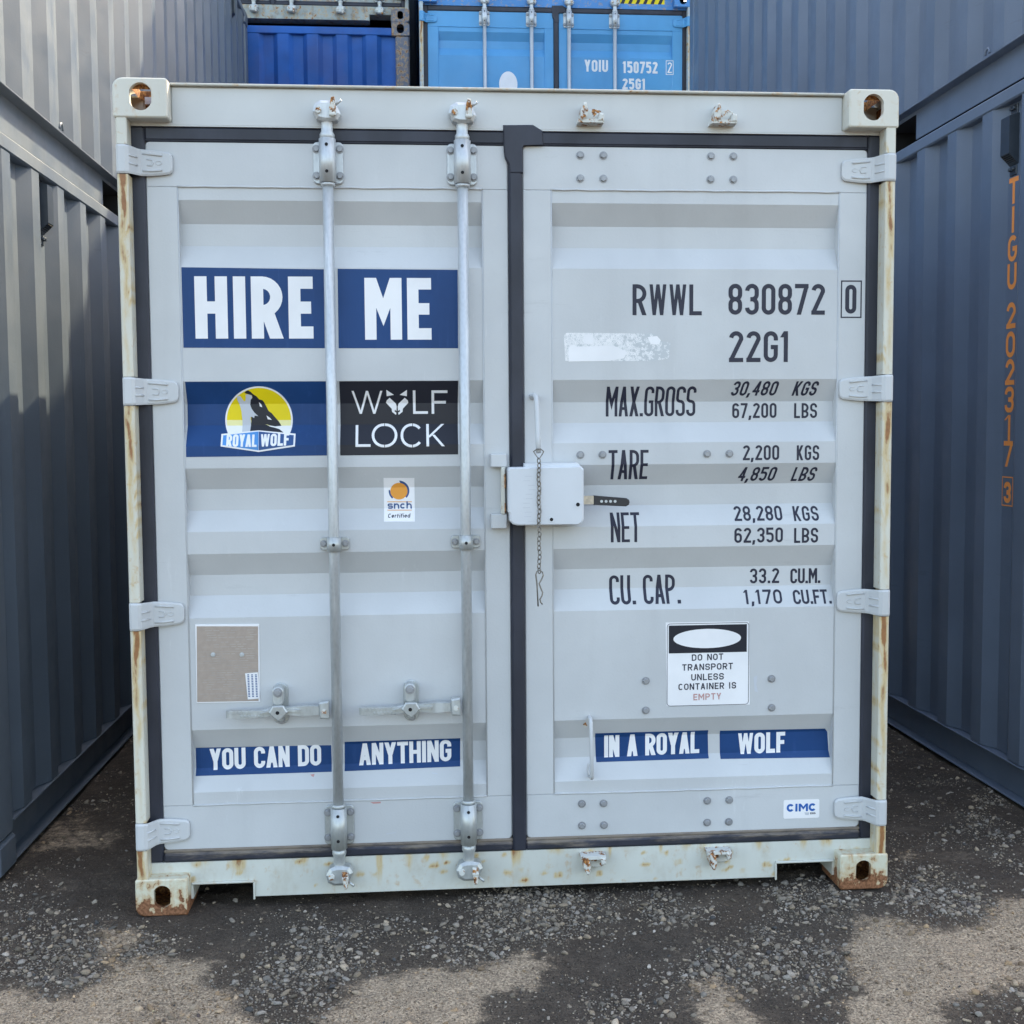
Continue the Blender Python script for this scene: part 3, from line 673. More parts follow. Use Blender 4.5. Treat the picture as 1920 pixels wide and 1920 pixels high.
# ------------------------------------------------------------------ container parts
W2 = 1.219
def casting(parent, sx, sy, z0, L, mat, inner, detail=True):
    """hollow corner casting: sx = -1/1 side, sy = 0 front / 1 rear, z0 bottom; local container coordinates"""
    xi, xo = 1.057, W2; y0, y1 = (0.0, 0.178) if sy == 0 else (L-0.178, L); z1 = z0+0.118; top = z0 > 1
    b = MB(); sg = sx; cx = sg*1.136; cz = z0+(0.062 if top else 0.062)
    X0, X1 = sorted((sg*xi, sg*xo))
    if not detail:
        b.box(X0, X1, y0, y1, z0, z1, mat, 0.012); b.build('corner_casting', parent); return
    r = 0.030
    # outline of the end face: outer corner well rounded (away from the container)
    def outline():
        out = []
        rad = {(1, 1): (.030 if top else .006), (1, 0): (.006 if top else .030), (-1, 1): .007, (-1, 0): .007}
        pts = []
        for ux, uz, a0 in ((1, 0, -90), (1, 1, 0), (-1, 1, 90), (-1, 0, 180)):
            rr = rad[(ux, uz)]; px = (xo if ux > 0 else xi)-ux*rr; pz = (z1 if uz else z0)+(-rr if uz else rr)
            for i in range(6): a = radians(a0+90*i/5); pts.append((sg*(px+rr*cos(a)), pz+rr*sin(a)))
        return pts
    O = outline(); rx, rz = (.0325, .0415) if top else (.0255, .0365)
    Hh = []
    for i in range(28):                                       # upright oval with flattened sides, as on the end of a casting
        a = 2*pi*i/28; Hh.append((cx+max(-rx, min(rx, rx*(1.10 if top else 1.22)*cos(a))), cz+rz*sin(a)))
    n, m = len(O), len(Hh)
    V = [Vector(p) for p in O+Hh]; Ed = [(i, (i+1) % n) for i in range(n)]+[(n+i, n+(i+1) % m) for i in range(m)]
    R = delaunay_2d_cdt(V, Ed, [], 0, 1e-7)
    hp = [(v.x, v.y) for v in R[0]]
    def in_poly(px, pz, P):
        c = False; j = len(P)-1
        for i in range(len(P)):
            if (P[i][1] > pz) != (P[j][1] > pz) and px < (P[j][0]-P[i][0])*(pz-P[i][1])/(P[j][1]-P[i][1])+P[i][0]: c = not c
            j = i
        return c
    tri = []
    for f in R[2]:
        gx_ = sum(hp[i][0] for i in f)/3; gz_ = sum(hp[i][1] for i in f)/3
        if in_poly(gx_, gz_, O) and not in_poly(gx_, gz_, Hh): tri.append(f)
    bev = .004; ctr = ((X0+X1)/2, (z0+z1)/2)
    def insx(p):
        if any(abs(p[0]-q[0])+abs(p[1]-q[1]) < 1e-6 for q in O):
            d = (p[0]-ctr[0], p[1]-ctr[1]); return (p[0]-math.copysign(bev, d[0])*(abs(d[0]) > .05), p[1]-math.copysign(bev, d[1])*(abs(d[1]) > .035))
        return p
    fy = 0.0 if sy == 0 else L; dr = 1 if sy == 0 else -1
    b.add([(*(insx(p)[:1]), fy, insx(p)[1]) for p in hp], tri, mat)
    # sides of the block, from the bevel ring backwards
    vs = [(insx(p)[0], fy, insx(p)[1]) for p in O]+[(p[0], fy+dr*bev, p[1]) for p in O]+[(p[0], fy+dr*.178, p[1]) for p in O]
    fs = [[k*n+i, k*n+(i+1) % n, (k+1)*n+(i+1) % n, (k+1)*n+i] for k in (0, 1) for i in range(n)]
    if top:                                                   # leave the slot in the top face open: drop flat top faces, put a slotted plate there
        fs = [f for f in fs if not all(abs(vs[i][2]-z1) < 1e-4 for i in f) or any(abs(vs[i][1]-fy) < bev*.5 for i in f)]
        ax0, ax1 = X0+.009, X1-.030
        if sg < 0: ax0, ax1 = X0+.030, X1-.009
        ya, yb = sorted((fy+dr*bev, fy+dr*.178)); sx0, sx1 = cx-.031, cx+.031; s0, s1 = sorted((fy+dr*.027, fy+dr*.151))
        P = MB()
        xs = [X0+(.030 if sg < 0 else .007), sx0, sx1, X1-(.007 if sg < 0 else .030)]; ys = [ya, s0, s1, yb]
        for i in range(3):
            for j in range(3):
                if i == 1 and j == 1: continue
                b.add([(xs[i], ys[j], z1), (xs[i+1], ys[j], z1), (xs[i+1], ys[j+1], z1), (xs[i], ys[j+1], z1)], [(0, 1, 2, 3)], mat)
        for p, q in (((sx0, s0), (sx1, s0)), ((sx1, s0), (sx1, s1)), ((sx1, s1), (sx0, s1)), ((sx0, s1), (sx0, s0))):
            b.add([(p[0], p[1], z1), (q[0], q[1], z1), (q[0], q[1], z1-.028), (p[0], p[1], z1-.028)], [(0, 1, 2, 3)], inner)
    b.add(vs, fs, mat)
    # wall of the hole, and the cavity behind it
    vs = [(p[0], fy, p[1]) for p in Hh]+[(p[0], fy+dr*.020, p[1]) for p in Hh]
    b.add(vs, [[i, (i+1) % m, m+(i+1) % m, m+i] for i in range(m)], mat, True)
    cxa, cxb = X0+.012, X1-.012; ca, cb = sorted((fy+dr*.020, fy+dr*.166)); za, zb = z0+.012, z1-.028
    q = [(cxa, ca, za), (cxb, ca, za), (cxb, cb, za), (cxa, cb, za), (cxa, ca, zb), (cxb, ca, zb), (cxb, cb, zb), (cxa, cb, zb)]
    back = (2, 3, 7, 6) if sy == 0 else (0, 1, 5, 4)
    b.add(q, [(0, 1, 2, 3), (0, 3, 7, 4), (1, 2, 6, 5), back], inner)
    o = b.build('corner_casting', parent)
    return o

TROUGH = [(2.242, 2.174, 2.106, 2.036), (1.683, 1.612, 1.545, 1.480), (1.410, 1.342, 1.275, 1.209), (1.139, 1.068, 1.002, 0.935), (0.575, 0.507, 0.442, 0.372)]
YR, YT = 0.073, 0.109
def door_profile(dz):
    P = [(0.331, YR)]
    for (a, b, c, d) in TROUGH[::-1]: P += [(d, YR), (c, YT), (b, YT), (a, YR)]
    P.append((2.282, YR))
    return [(z+(dz if z > 0.8 else 0), y) for z, y in P]
def prof_fn(P):
    zs = [p[0] for p in P]; ys = [p[1] for p in P]
    return lambda z: float(np.interp(z, zs, ys))
HZ = (2.35, 1.65, 0.953, 0.255)
def hinge(parent, sg, z, mat):
    """strap hinge: knuckle flush on the post, bent back to the door, tapered rounded tip; sg = -1 left, 1 right"""
    b = MB()
    path = [(1.214, .020, .043), (1.213, .003, .043), (1.206, -.003, .043), (1.186, -.003, .043), (1.176, .004, .042), (1.158, .040, .040), (1.150, .050, .040), (1.120, .054, .039), (1.090, .056, .036), (1.068, .057, .033), (1.060, .058, .027), (1.057, .059, .018)]
    th = .009; n = len(path); vs = []
    for (x, y, h) in path:
        for yy in (y, y+th):
            for zz in (-h, -h+.006, h-.006, h): vs.append((sg*x, yy if abs(zz) < h-1e-6 else yy+(.003 if yy == y else 0), z+zz))
    fs = []
    for i in range(n-1):
        p, q = i*8, (i+1)*8
        for k in range(3): fs += [[p+k, q+k, q+k+1, p+k+1], [p+4+k, p+5+k, q+5+k, q+4+k]]
        fs += [[p, p+4, q+4, q], [p+3, q+3, q+7, p+7]]
    fs += [[0, 1, 2, 3, 7, 6, 5, 4], [(n-1)*8+k for k in (0, 4, 5, 6, 7, 3, 2, 1)]]
    b.add(vs, fs, mat, False)
    for zz in (.024, -.024):                                  # pressed ribs
        b.tube([(sg*1.146, .0515, z+zz*1.08), (sg*1.12, .0525, z+zz*1.05), (sg*1.088, .0545, z+zz*.92)], .0032, mat, 6)
        b.tube([(sg*1.176, .0035, z+zz*.5), (sg*1.158, .0385, z+zz*.5)], .0028, mat, 6)
    b.tube([(sg*1.134, .053, z+.009), (sg*1.118, .0535, z+.009), (sg*1.114, .0535, z), (sg*1.118, .0535, z-.009), (sg*1.134, .053, z-.009)], .0022, mat, 6)
    b.tube([(sg*(1.098+.009*cos(a)), .0555, z+.006*sin(a)) for a in np.linspace(0, 2*pi, 12, False)], .0016, mat, 5, closed=True)
    b.tube([(sg*1.198, .014, z-.046), (sg*1.198, .014, z+.046)], .0085, mat, 10)
    return b.build('hinge', parent)

def cam_end(parent, x, z, up, mat, lug, rust):
    """cam end of a locking bar (up = 1 at the header, -1 at the sill) caught in its keeper"""
    b = MB(); u = up
    P = [(-.030, -.020*1), (-.042, .002), (-.036, .026), (-.018, .036), (.014, .036), (.030, .026), (.044, -.004), (.034, -.022), (.012, -.027), (-.012, -.027)]
    b.prism([(x+p, z+q*u) for p, q in P], .004, .050, mat, .008)
    b.tube([(x-.024, .012, z+.004*u), (x-.024, -.004, z+.004*u)], [.011, .0095], lug, 9)
    b.prism([(x+.010, z-.010*u), (x+.028, z-.010*u), (x+.030, z+.010*u), (x+.026, z+.044*u), (x+.016, z+.046*u), (x+.010, z+.012*u)], -.006, .02, rust, .004)
    b.tube([(x+.026, .012, z+.022*u), (x+.047, -.002, z+.034*u)], .0042, mat, 7)
    b.box(x+.009, x+.030, -.008, .012, z-.014, z-.003, lug, .003)
    return b.build('cam', parent)
def keeper(parent, x, z, up, lug, rust):
    b = MB(); u = up
    b.prism([(x-.040, z-.024*u), (x+.040, z-.024*u), (x+.036, z+.020*u), (x+.020, z+.026*u), (x-.030, z+.020*u)], .048, .062, lug, .004)
    b.prism([(x-.042, z-.026*u), (x+.040, z-.026*u), (x+.040, z-.014*u), (x-.040, z-.014*u)], .014, .060, lug, .004)
    b.prism([(x-.034, z-.02*u), (x-.014, z-.012*u), (x-.010, z+.014*u), (x-.016, z+.036*u), (x-.024, z+.034*u), (x-.034, z+.010*u)], .006, .056, rust, .005)
    b.prism([(x+.020, z-.022*u), (x+.040, z-.022*u), (x+.040, z+.002*u), (x+.026, z+.006*u)], .010, .056, lug, .005)
    return b.build('keeper', parent)
def bracket(parent, x, z, h, big, mat, bolt, lean=0.0):
    b = MB()
    if big:
        b.prism(rrect(x-.047, x+.047, z-.064, z+.064, .014), .060, .069, mat, .002)
        b.lathe((x, .030), [(.0215, z-.066), (.026, z-.066), (.026, z+.066), (.0215, z+.066)], mat, 22)
        b.box(x-.024, x+.024, .032, .062, z-.058, z+.058, mat, .004)
        for dx in (-.036, .036):
            for dz in (-.040, .042): b.hexbolt(x+dx, .060, z+dz, .0098, .009, bolt, random.random())
        for dz in (-.036, .045): b.disc(x-.001, .0045, z+dz, .0052, .0012, M['hole'], 10)
    else:
        b.prism(rrect(x-.046, x+.046, z-.020, z+.020, .008), .060, .070, mat, .002)
        b.lathe((x, .030), [(.0185, z-.023), (.0225, z-.023), (.0225, z+.023), (.0185, z+.023)], mat, 20)
        b.box(x-.021, x+.021, .032, .062, z-.021, z+.021, mat, .003)
        for dx in (-.034, .034): b.hexbolt(x+dx, .060, z, .0088, .008, bolt, random.random())
        b.disc(x, .0080, z, .005, .0012, M['hole'], 10)
    return b.build('guide_bracket', parent)
def lock_bar(root, x, dz, handle, gm, gp, low=True):
    g, pl = gm, gp
    b = MB(); zt = 2.356+dz
    b.tube([(x, .030, .26 if low else 1.0), (x, .030, 2.42+dz)], .0168, g, 18)
    b.lathe((x, .030), [(.0172, zt-.078), (.0225, zt-.076), (.0225, zt-.068), (.0172, zt-.066)], g, 20)
    b.lathe((x, .030), [(.0172, zt+.064), (.0228, zt+.068), (.0228, zt+.079), (.018, zt+.088), (.0178, zt+.118), (.0215, zt+.124), (.0215, zt+.130), (.016, zt+.136)], g, 20)
    if low:
        b.lathe((x, .030), [(.016, .114), (.0205, .120), (.0205, .126), (.0178, .132), (.0178, .160), (.0225, .172), (.0225, .182), (.0172, .188)], pl, 20)
        b.lathe((x, .030), [(.0172, .322), (.0225, .324), (.0225, .332), (.0172, .334)], pl, 20)
    o = b.build('locking_bar', root)
    bracket(o, x, zt, .13, True, g, M['bolt']); cam_end(o, x, zt+.142, 1, g, M['lug'], M['rustlug'])
    bracket(o, x, 1.168+dz*.5, .04, False, pl, M['bolt'])
    if low:
        bracket(o, x, .256, .13, True, pl, M['bolt']); cam_end(o, x, .110, -1, pl, M['lug'], M['rustlug'])
    if handle:
        z = .645; L = .345
        h = MB()
        h.prism([(x-.022, z-.030), (x-.052, z-.028), (x-.054, z+.024), (x-.024, z+.028)], .004, .034, pl, .004)
        h.disc(x-.038, .005, z-.004, .008, .004, M['lug'], 12)
        h.prism([(x-.050, z-.016), (x-.050, z+.012), (x-.100, z+.014), (x-.150, z+.010), (x-.205, z+.008), (x-.245, z+.002), (x-.320, z+.004), (x-.345, z+.003), (x-.345, z-.020), (x-.320, z-.024), (x-.230, z-.022), (x-.180, z-.012), (x-.130, z-.016), (x-.095, z-.020)], .010, .030, pl, .004)
        h.prism([(x-.112, z+.004), (x-.210, z+.006), (x-.240, z-.006), (x-.180, z-.002), (x-.112, z-.004)], .003, .012, pl, .003)
        for k in range(7): h.box(x-.338+k*.011, x-.332+k*.011, .0085, .012, z-.008, z+.001, pl, .001)
        for k in range(7): h.box(x-.300+k*.011, x-.294+k*.011, .0085, .012, z-.019, z-.011, pl, .001)
        h.build('handle', o)
        c = MB(); cx = x-.180
        c.prism(rrect(cx-.025, cx+.025, z-.056, z+.078, .0245, 7), .066, .0725, pl, .002)
        c.prism(rrect(cx-.022, cx+.014, z+.012, z+.074, .0175, 7), .020, .066, pl, .004)
        c.prism([(cx-.030, z-.002), (cx-.018, z-.018), (cx, z-.030), (cx+.016, z-.018), (cx+.028, z-.002), (cx+.016, z+.018), (cx-.018, z+.018)], -.004, .008, pl, .003)
        c.disc(cx-.003, -.004, z-.003, .006, .001, M['hole'], 10)
        c.box(cx-.013, cx+.011, .030, .068, z-.040, z-.024, pl, .004)
        c.hexbolt(cx-.003, .020, z+.056, .011, .006, M['bolt']); c.hexbolt(cx+.002, .066, z-.044, .009, .006, M['bolt'])
        c.build('handle_catch', o)
    return o

def door_end(root, H, mt, bars=(), handles=True, keep=(), bolts=(), low=True, gask_low=None):
    """header, sill, posts, two doors with hinges, seals, locking bars, keepers; returns the two doors"""
    dz = H-2.591; fr, si, dm, rb = mt['frame'], mt['sill'], mt['door'], mt.get('rubber', M['rubber']); po = mt.get('post', fr)
    gl = gask_low or rb
    # header
    b = MB(); b.box(-1.0575, 1.0575, .060, .150, 2.463+dz, 2.582+dz, mt.get('header', fr), .004); b.box(-1.19, 1.19, .0605, .150, 2.4625+dz, 2.4735+dz, mt.get('header', fr)); b.box(-1.0575, 1.0575, .046, .150, 2.5825+dz, 2.590+dz, mt.get('lip', fr), .002)
    b.build('header', root)
    # sill with fork notches
    xs = list(np.arange(-1.19, 1.1901, .01)); zs = list(np.linspace(.030, .150, 13))
    zs = [.030, .040, .050, .060, .070, .078, .088, .098, .108, .118, .128, .139, .150]
    notch = lambda x, z: not (.864 < abs(x) < 1.050 and z < .078) and not (abs(x) > 1.06 and z < .118)
    rs = np.random.default_rng(5); spots = [(rs.uniform(-1.15, 1.15), rs.uniform(.04, .14), rs.uniform(.004, .010), rs.uniform(.5, 1)) for _ in range(60)]
    drips = [(-.905, .05, .02, .9), (-.58, .02, .008, .4), (-.455, .10, .006, 1.0), (-.017, .075, .010, .75), (.003, .05, .008, .6), (-.36, .06, .01, .6), (.47, .03, .006, .5), (.95, .04, .012, .6), (-1.02, .03, .03, .4), (.12, .02, .03, .5), (-.70, .03, .015, .5), (.30, .04, .008, .6), (.62, .06, .02, .35), (.80, .03, .01, .7), (-.25, .03, .02, .4), (1.03, .03, .02, .7), (.56, .025, .02, .5)]
    def st(x, y, z):
        v = max(0, (.040-z)/.012)*.35*(0.5+0.5*math.sin(x*37)*math.sin(x*11+2))
        for sx, sz, r, a in spots:
            if abs(x-sx) < .05: v = max(v, 1.5*a*math.exp(-((x-sx)/(r*1.5))**2-((z-sz)/r)**2))
        for sx, ln, wd, a in drips:
            if abs(x-sx) < .06: v = max(v, 1.4*a*math.exp(-((x-sx)/wd)**2)*max(0, 1-(.150-z)/ln*.8))
        return v
    b = MB(); b.slab(xs, zs, notch, .060, .20, si)
    for s in (-1, 1):                                          # fold round the notch
        x0, x1 = sorted((s*.856, s*1.054))
        b.box(x0, x1, .050, .060, .078, .085, si, .002); xx = s*.860; b.box(min(xx, s*.854), max(xx, s*.854), .052, .06, .022, .078, si, .0015)
    b.build('sill', root, stain=st if mt.get('stain') else None)
    # posts
    for s in (-1, 1):
        b = MB(); zz = [.118+i*(H-.236)/220 for i in range(221)]
        x0, x1 = 1.180, 1.213
        gaps = [z+(dz if z > .8 else 0) for z in HZ]
        pieces = []; zlo = .118
        for g_ in sorted(gaps): pieces.append((zlo, g_-.045)); zlo = g_+.045
        pieces.append((zlo, H-.118))
        for (p, q) in pieces:
            n = max(2, int((q-p)/.012)); Zs = np.linspace(p, q, n+1)
            cols = [(x1, .060), (x1, .009), (x1-.004, .004), (x0+.025, .004), (x0+.020, .004), (x0+.015, .004), (x0+.011, .004), (x0+.007, .004), (x0+.003, .004), (x0, .007), (x0, .060)]
            vs = [(s*x, y, z) for z in Zs for x, y in cols]; m_ = len(cols)
            fs = [[i*m_+k, i*m_+k+1, (i+1)*m_+k+1, (i+1)*m_+k] for i in range(n) for k in range(m_-1)]
            b.add(vs, fs, po)
            b.add([(s*x, y, z) for z in (p, q) for x, y in cols], [list(range(m_)), list(range(m_, 2*m_))], po)
        b.box(min(s*1.192, s*1.215), max(s*1.192, s*1.215), .030, .17, .118, H-.118, po, .003)
        b.box(min(s*1.10, s*1.191), max(s*1.10, s*1.191), .085, .17, .118, H-.118, po)
        rr = np.random.default_rng(8+s)
        strk = [(g_-.045, rr.uniform(.18, .42), rr.uniform(.75, 1.0)) for g_ in gaps]; sp = [(rr.uniform(.2, 2.4), rr.uniform(.004, .03), rr.uniform(.5, 1)) for _ in range(14)]
        def stp(x, y, z, s=s, strk=strk, sp=sp):
            v = 0; e = abs(x)
            for z0, ln, a in strk:
                if z <= z0+.002: v = max(v, 1.35*a*math.exp(-(z0-z)/ln)*math.exp(-((e-1.197+.004*math.sin(z*23))/.0085)**2)+.35*a*math.exp(-(z0-z)/(ln*1.6)))
            if e < 1.19:
                for z0, r, a in sp: v = max(v, 1.1*a*math.exp(-((z-z0)/(r*1.6))**2)*(0.55+0.45*math.sin(z*140+e*300)))
            if z < .22: v = max(v, (.22-z)/.11*.55)
            return v
        b.build('corner_post', root, stain=stp if mt.get('stain') else None)
    # doors
    P = door_profile(dz); fn = prof_fn(P); doors = []
    zt = 2.419+dz
    for (xa, xb, ca, cb, s) in ((-1.141, -.021, -1.046, -.103, -1), (.025, 1.145, .117, 1.053, 1)):
        d = MB()
        xs = [xa, ca, cb, xb]; zs = [.188, .331, 2.282+dz, zt]
        # frame members with small bevels; corners towards the seal rounded
        d.prism(rrect(xa, xb, 2.282+dz, zt, .012, 3) if False else [(xa, 2.282+dz), (xb, 2.282+dz), (xb, zt-.012), (xb-.004, zt-.004), (xb-.014, zt), (xa+.014, zt), (xa+.004, zt-.004), (xa, zt-.012)], .070, .118, dm, .003)
        d.prism([(xa, .331), (xa, .200), (xa+.004, .192), (xa+.014, .188), (xb-.014, .188), (xb-.004, .192), (xb, .200), (xb, .331)], .070, .118, dm, .003)
        d.box(xa, ca, .0698, .118, .3305, 2.2825+dz, dm, .003); d.box(cb, xb, .0698, .118, .3305, 2.2825+dz, dm, .003)
        n = 2
        vs = [(x, y, z) for z, y in P for x in (ca-.002, cb+.002)]
        d.add(vs, [[2*i, 2*i+1, 2*i+3, 2*i+2] for i in range(len(P)-1)], dm)
        for z in (2.283+dz, .3315): d.tube([(x, .0705, z+random.uniform(-.0012, .0012)) for x in np.linspace(ca, cb, 24)], .0032, dm, 6)
        for x in (ca, cb): d.tube([(x, .0715, z) for z in (.335, 2.28+dz)], .0016, dm, 6)
        do = d.build('door', root); doors.append(do)
        # seal: outer strip, top, bottom; the middle strip belongs to the right hand door
        q = MB(); xo = -1.189 if s < 0 else 1.145; xi = -1.141 if s < 0 else 1.189
        q.box(xo, xi, .062, .080, .150, 2.463+dz, rb, .006)
        X0, X1 = (-1.142, -.018) if s < 0 else (.022, 1.146)
        q.box(X0, X1, .0625, .080, 2.4185+dz, 2.4632+dz, rb, .007); q.box(X0, X1, .066, .082, 2.4165+dz, 2.430+dz, rb, .004)
        q.box(X0, X1, .0575, .080, .1500, .1805, gl, .007); q.box(X0, X1, .064, .082, .178, .190, gl, .004)
        if s > 0:
            q.box(-.0205, .0245, .0560, .080, .147, 2.40+dz, rb, .007)
            q.prism([(-.036, 2.478+dz), (.058, 2.480+dz), (.088, 2.462+dz), (.090, 2.420+dz), (.030, 2.419+dz), (.0255, 2.405+dz), (.0255, 2.33+dz), (-.0155, 2.33+dz), (-.0175, 2.354+dz), (-.031, 2.378+dz), (-.034, 2.40+dz)], .0535, .075, rb, .003)
        q.build('door_seal', do)
        for z in HZ: hinge(do, s, z+(dz if z > .8 else 0), mt.get('hinge', dm))
    for k, x in enumerate(bars): lock_bar(root, x, dz, handles, mt.get('bar', M['galv']), mt.get('barlow', M['galvp']), low)
    for (x, z, u) in keep: keeper(root, x, z+(dz if z > .8 else 0), u, M['lug'], M['lug'] if u > 0 else M['rustlug'])
    proto = None
    for (x, z) in bolts:
        if proto is None: q = MB(); q.hexbolt(0, 0, 0, .0098, .0085, M['bolt']); proto = q.build('bolt', doors[1]); o = proto
        else: o = proto.copy(); COL.objects.link(o)
        o.location = (x, fn(z) if .34 < z < 2.27 else .070, z); o.rotation_euler = (0, random.uniform(0, 1), 0)
    return doors, P, fn

RP, RW, SLP, RD = 0.331, 0.090, 0.0755, 0.036
def side_wall(root, s, L, H, pm, rm, phase, pockets=(), toe=True):
    """long side at x = s*W2: corrugated panel between C-section bottom rail and box top rail; phase = y where a rib's outer flat starts"""
    b = MB(); xr = s*(W2-.007); xt = s*(W2-.007-RD)
    ys = []; y = phase-RP*math.ceil((phase-.17)/RP)
    pts = [(.165, xr)]
    while y < L-.16:
        for yy, xx in ((y, xr), (y+RW, xr), (y+RW+SLP, xt), (y+RW+SLP+RW, xt)):
            if .17 < yy < L-.17: pts.append((yy, xx))
        y += RP
    pts.append((L-.165, pts[-1][1]))
    z0, z1 = .168, H-.068
    nz = 6; vs = [(x, yy, z0+(z1-z0)*k/nz) for k in range(nz+1) for yy, x in pts]; n = len(pts)
    b.add(vs, [[k*n+i, k*n+i+1, (k+1)*n+i+1, (k+1)*n+i] for k in range(nz) for i in range(n-1)], pm)
    b.build('side_panel', root)
    r = MB(); x0, x1 = sorted((s*(W2-.003), s*(W2-.063))); r.box(x0, x1, .16, L-.16, H-.068, H-.012, rm, .006); r.build('top_rail', root)
    r = MB(); xo = s*(W2-.002); xw = s*(W2-.052)
    def bx(a, c, *rest): r.box(min(a, c), max(a, c), *rest)
    bx(xo, s*(W2-.07), .17, L-.17, .158, .165, rm, .002)
    if toe: bx(xo, s*(W2-.055), .17, L-.17, .014, .021, rm, .002)
    cuts = sorted(pockets); y = .17
    for (a, c) in cuts:
        bx(xw, s*(W2-.058), y, a, .021, .158, rm); y = c
        bx(xw, s*(W2-.058), a, c, .140, .158, rm)
        for yy in (a, c): r.box(min(s*.45, xw), max(s*.45, xw), yy-.003, yy+.003, .021, .14, M['hole'])
        r.box(min(s*.45, s*.46), max(s*.45, s*.46), a, c, .021, .14, M['hole']); r.box(min(s*.46, xw), max(s*.46, xw), a, c, .1395, .141, M['hole'])
    bx(xw, s*(W2-.058), y, L-.17, .021, .158, rm)
    r.build('bottom_rail', root)
def shell(root, L, H, pm, rm, phase=(0.0, 0.0), pockets=((), ()), front='panel', rear='panel', cm=None, inner=None, posts=True, detail=False, cast_front=True):
    inner = inner or M['rust']; cm = cm or rm
    for s, ph, pk in ((-1, phase[0], pockets[0]), (1, phase[1], pockets[1])): side_wall(root, s, L, H, pm, rm, ph, pk, root.location.z < 1)
    one('roof_panel', root, 'box', -1.155, 1.155, .15, L-.15, H-.040, H-.018, pm); one('floor_panel', root, 'box', -1.16, 1.16, .20, L-.16, .150, .157, M['hole'])
    for s in (-1, 1):
        for e in (0, 1):
            if e == 0 and front != 'panel': pass
            else:
                y0, y1 = (.004, .165) if e == 0 else (L-.165, L-.004)
                one('corner_post', root, 'box', *sorted((s*1.09, s*1.2155)), y0, y1, .1185, H-.1185, (cm if posts is True else posts), .012)
            for z in (0, H-.118): casting(root, s, e, z, L, cm if not isinstance(cm, tuple) else cm[0 if z == 0 else 1], inner, detail and e == 0)
    for e, k in ((0, front), (1, rear)):
        if k != 'panel': continue
        yo, yi = (.012, .048) if e == 0 else (L-.012, L-.048)
        b = MB(); pts = [(-1.09, yi)]; x = -1.045; p = .262
        while x+p*.75 < 1.09:
            pts += [(x, yi), (x+.040, yo), (x+.135, yo), (x+.175, yi)]; x += p
        pts.append((1.09, yi)); n = len(pts)
        b.add([(xx, yy, z) for z in (.158, H-.115) for xx, yy in pts], [[i, i+1, n+i+1, n+i] for i in range(n-1)], pm); b.build('end_panel', root)
        y0, y1 = (.006, .09) if e == 0 else (L-.09, L-.006)
        one('header', root, 'box', -1.057, 1.057, y0, y1, H-.115, H-.050, rm, .005); one('sill', root, 'box', -1.057, 1.057, y0, y1, .020, .158, rm, .005)
def vent(root, s, y, z, h=.20):
    """small louvred breather bolted into a trough of the side wall"""
    x = s*(W2-.007-RD); o = s*.042; b = MB()
    poly = [(y-.040, z-h*.36), (y-.040, z+h/2), (y+.040, z+h/2), (y+.040, z-h*.36)]
    vs = []
    A = [(x, z+h/2), (x+o, z+h/2-.012), (x+o, z-h*.30), (x, z-h/2)]
    vs = [(xx, yy, zz) for yy in (y-.036, y+.036) for xx, zz in A]
    b.add(vs, [(0, 1, 2, 3), (7, 6, 5, 4), (0, 4, 5, 1), (1, 5, 6, 2), (2, 6, 7, 3)], M['vent'])
    for k in range(5): b.box(*sorted((x+o*(.9-.16*k), x+o*(.96-.16*k))), y-.030, y+.030, z-h*(.33+.028*k), z-h*(.318+.028*k), M['hole'])
    for zz in (z+h/2+.02, z-h/2-.022):
        b.box(*sorted((x, x+s*.006)), y-.026, y+.026, zz-.02, zz+.02, M['vent'], .002)
        for dy in (-.013, .013): b.tube([(x, y+dy, zz+.004), (x+s*.018, y+dy, zz+.004)], .0075, M['vent'], 8)
    return b.build('vent', root)

# ------------------------------------------------------------------ the pale grey container in front
front = thing('shipping_container', (0, 0, 0), 'pale grey hire container with double doors, standing alone in the gap between the stacks', 'shipping container')
FM = {'frame': M['frame'], 'sill': M['sill'], 'door': M['door'], 'post': M['frame'], 'header': M['header'], 'lip': M['lip'], 'stain': True}
bl = [(.209, 2.3905), (.283, 2.3905), (.209, 2.318), (.283, 2.318), (.630, 2.392), (.703, 2.392), (.629, 2.319), (.703, 2.319), (.207, 1.442), (.279, 1.442), (.622, 1.442), (.696, 1.442), (.421, .700), (.421, .602), (.842, .697), (.843, .600), (.208, .297), (.280, .296), (.208, .224), (.281, .223), (.627, .294), (.701, .294), (.627, .220), (.700, .220)]
doors, PF, fn = door_end(front, 2.591, FM, bars=(-.582, -.166), keep=((.237, 2.505, 1), (.660, 2.508, 1), (.240, .113, -1), (.657, .115, -1)), bolts=bl, gask_low=M['rubberd'])
shell(front, 6.058, 2.591, M['door'], M['frame'], (0.29, 0.29), front='door', cm=(M['cast_low'], M['cast_top']), detail=True, posts=M['frame'])
BRK = [p[0] for p in PF]
def fdoor(u, v, off):
    inn = (-1.047 < u < -.103) or (.116 < u < 1.0535)
    y = fn(v) if (inn and .333 < v < 2.28) else .0698
    return (u, y-off, v)
def DS(px, py):
    y = .073
    for _ in range(4): x, z = DP(px, py, y); y = fdoor(x, z, 0)[1]
    return x, z
def quad(p): return [DS(*q) for q in p]
def put(name, parent, polys, mat, off=.0006): return decal(name, parent, polys, mat, fdoor, BRK, off)
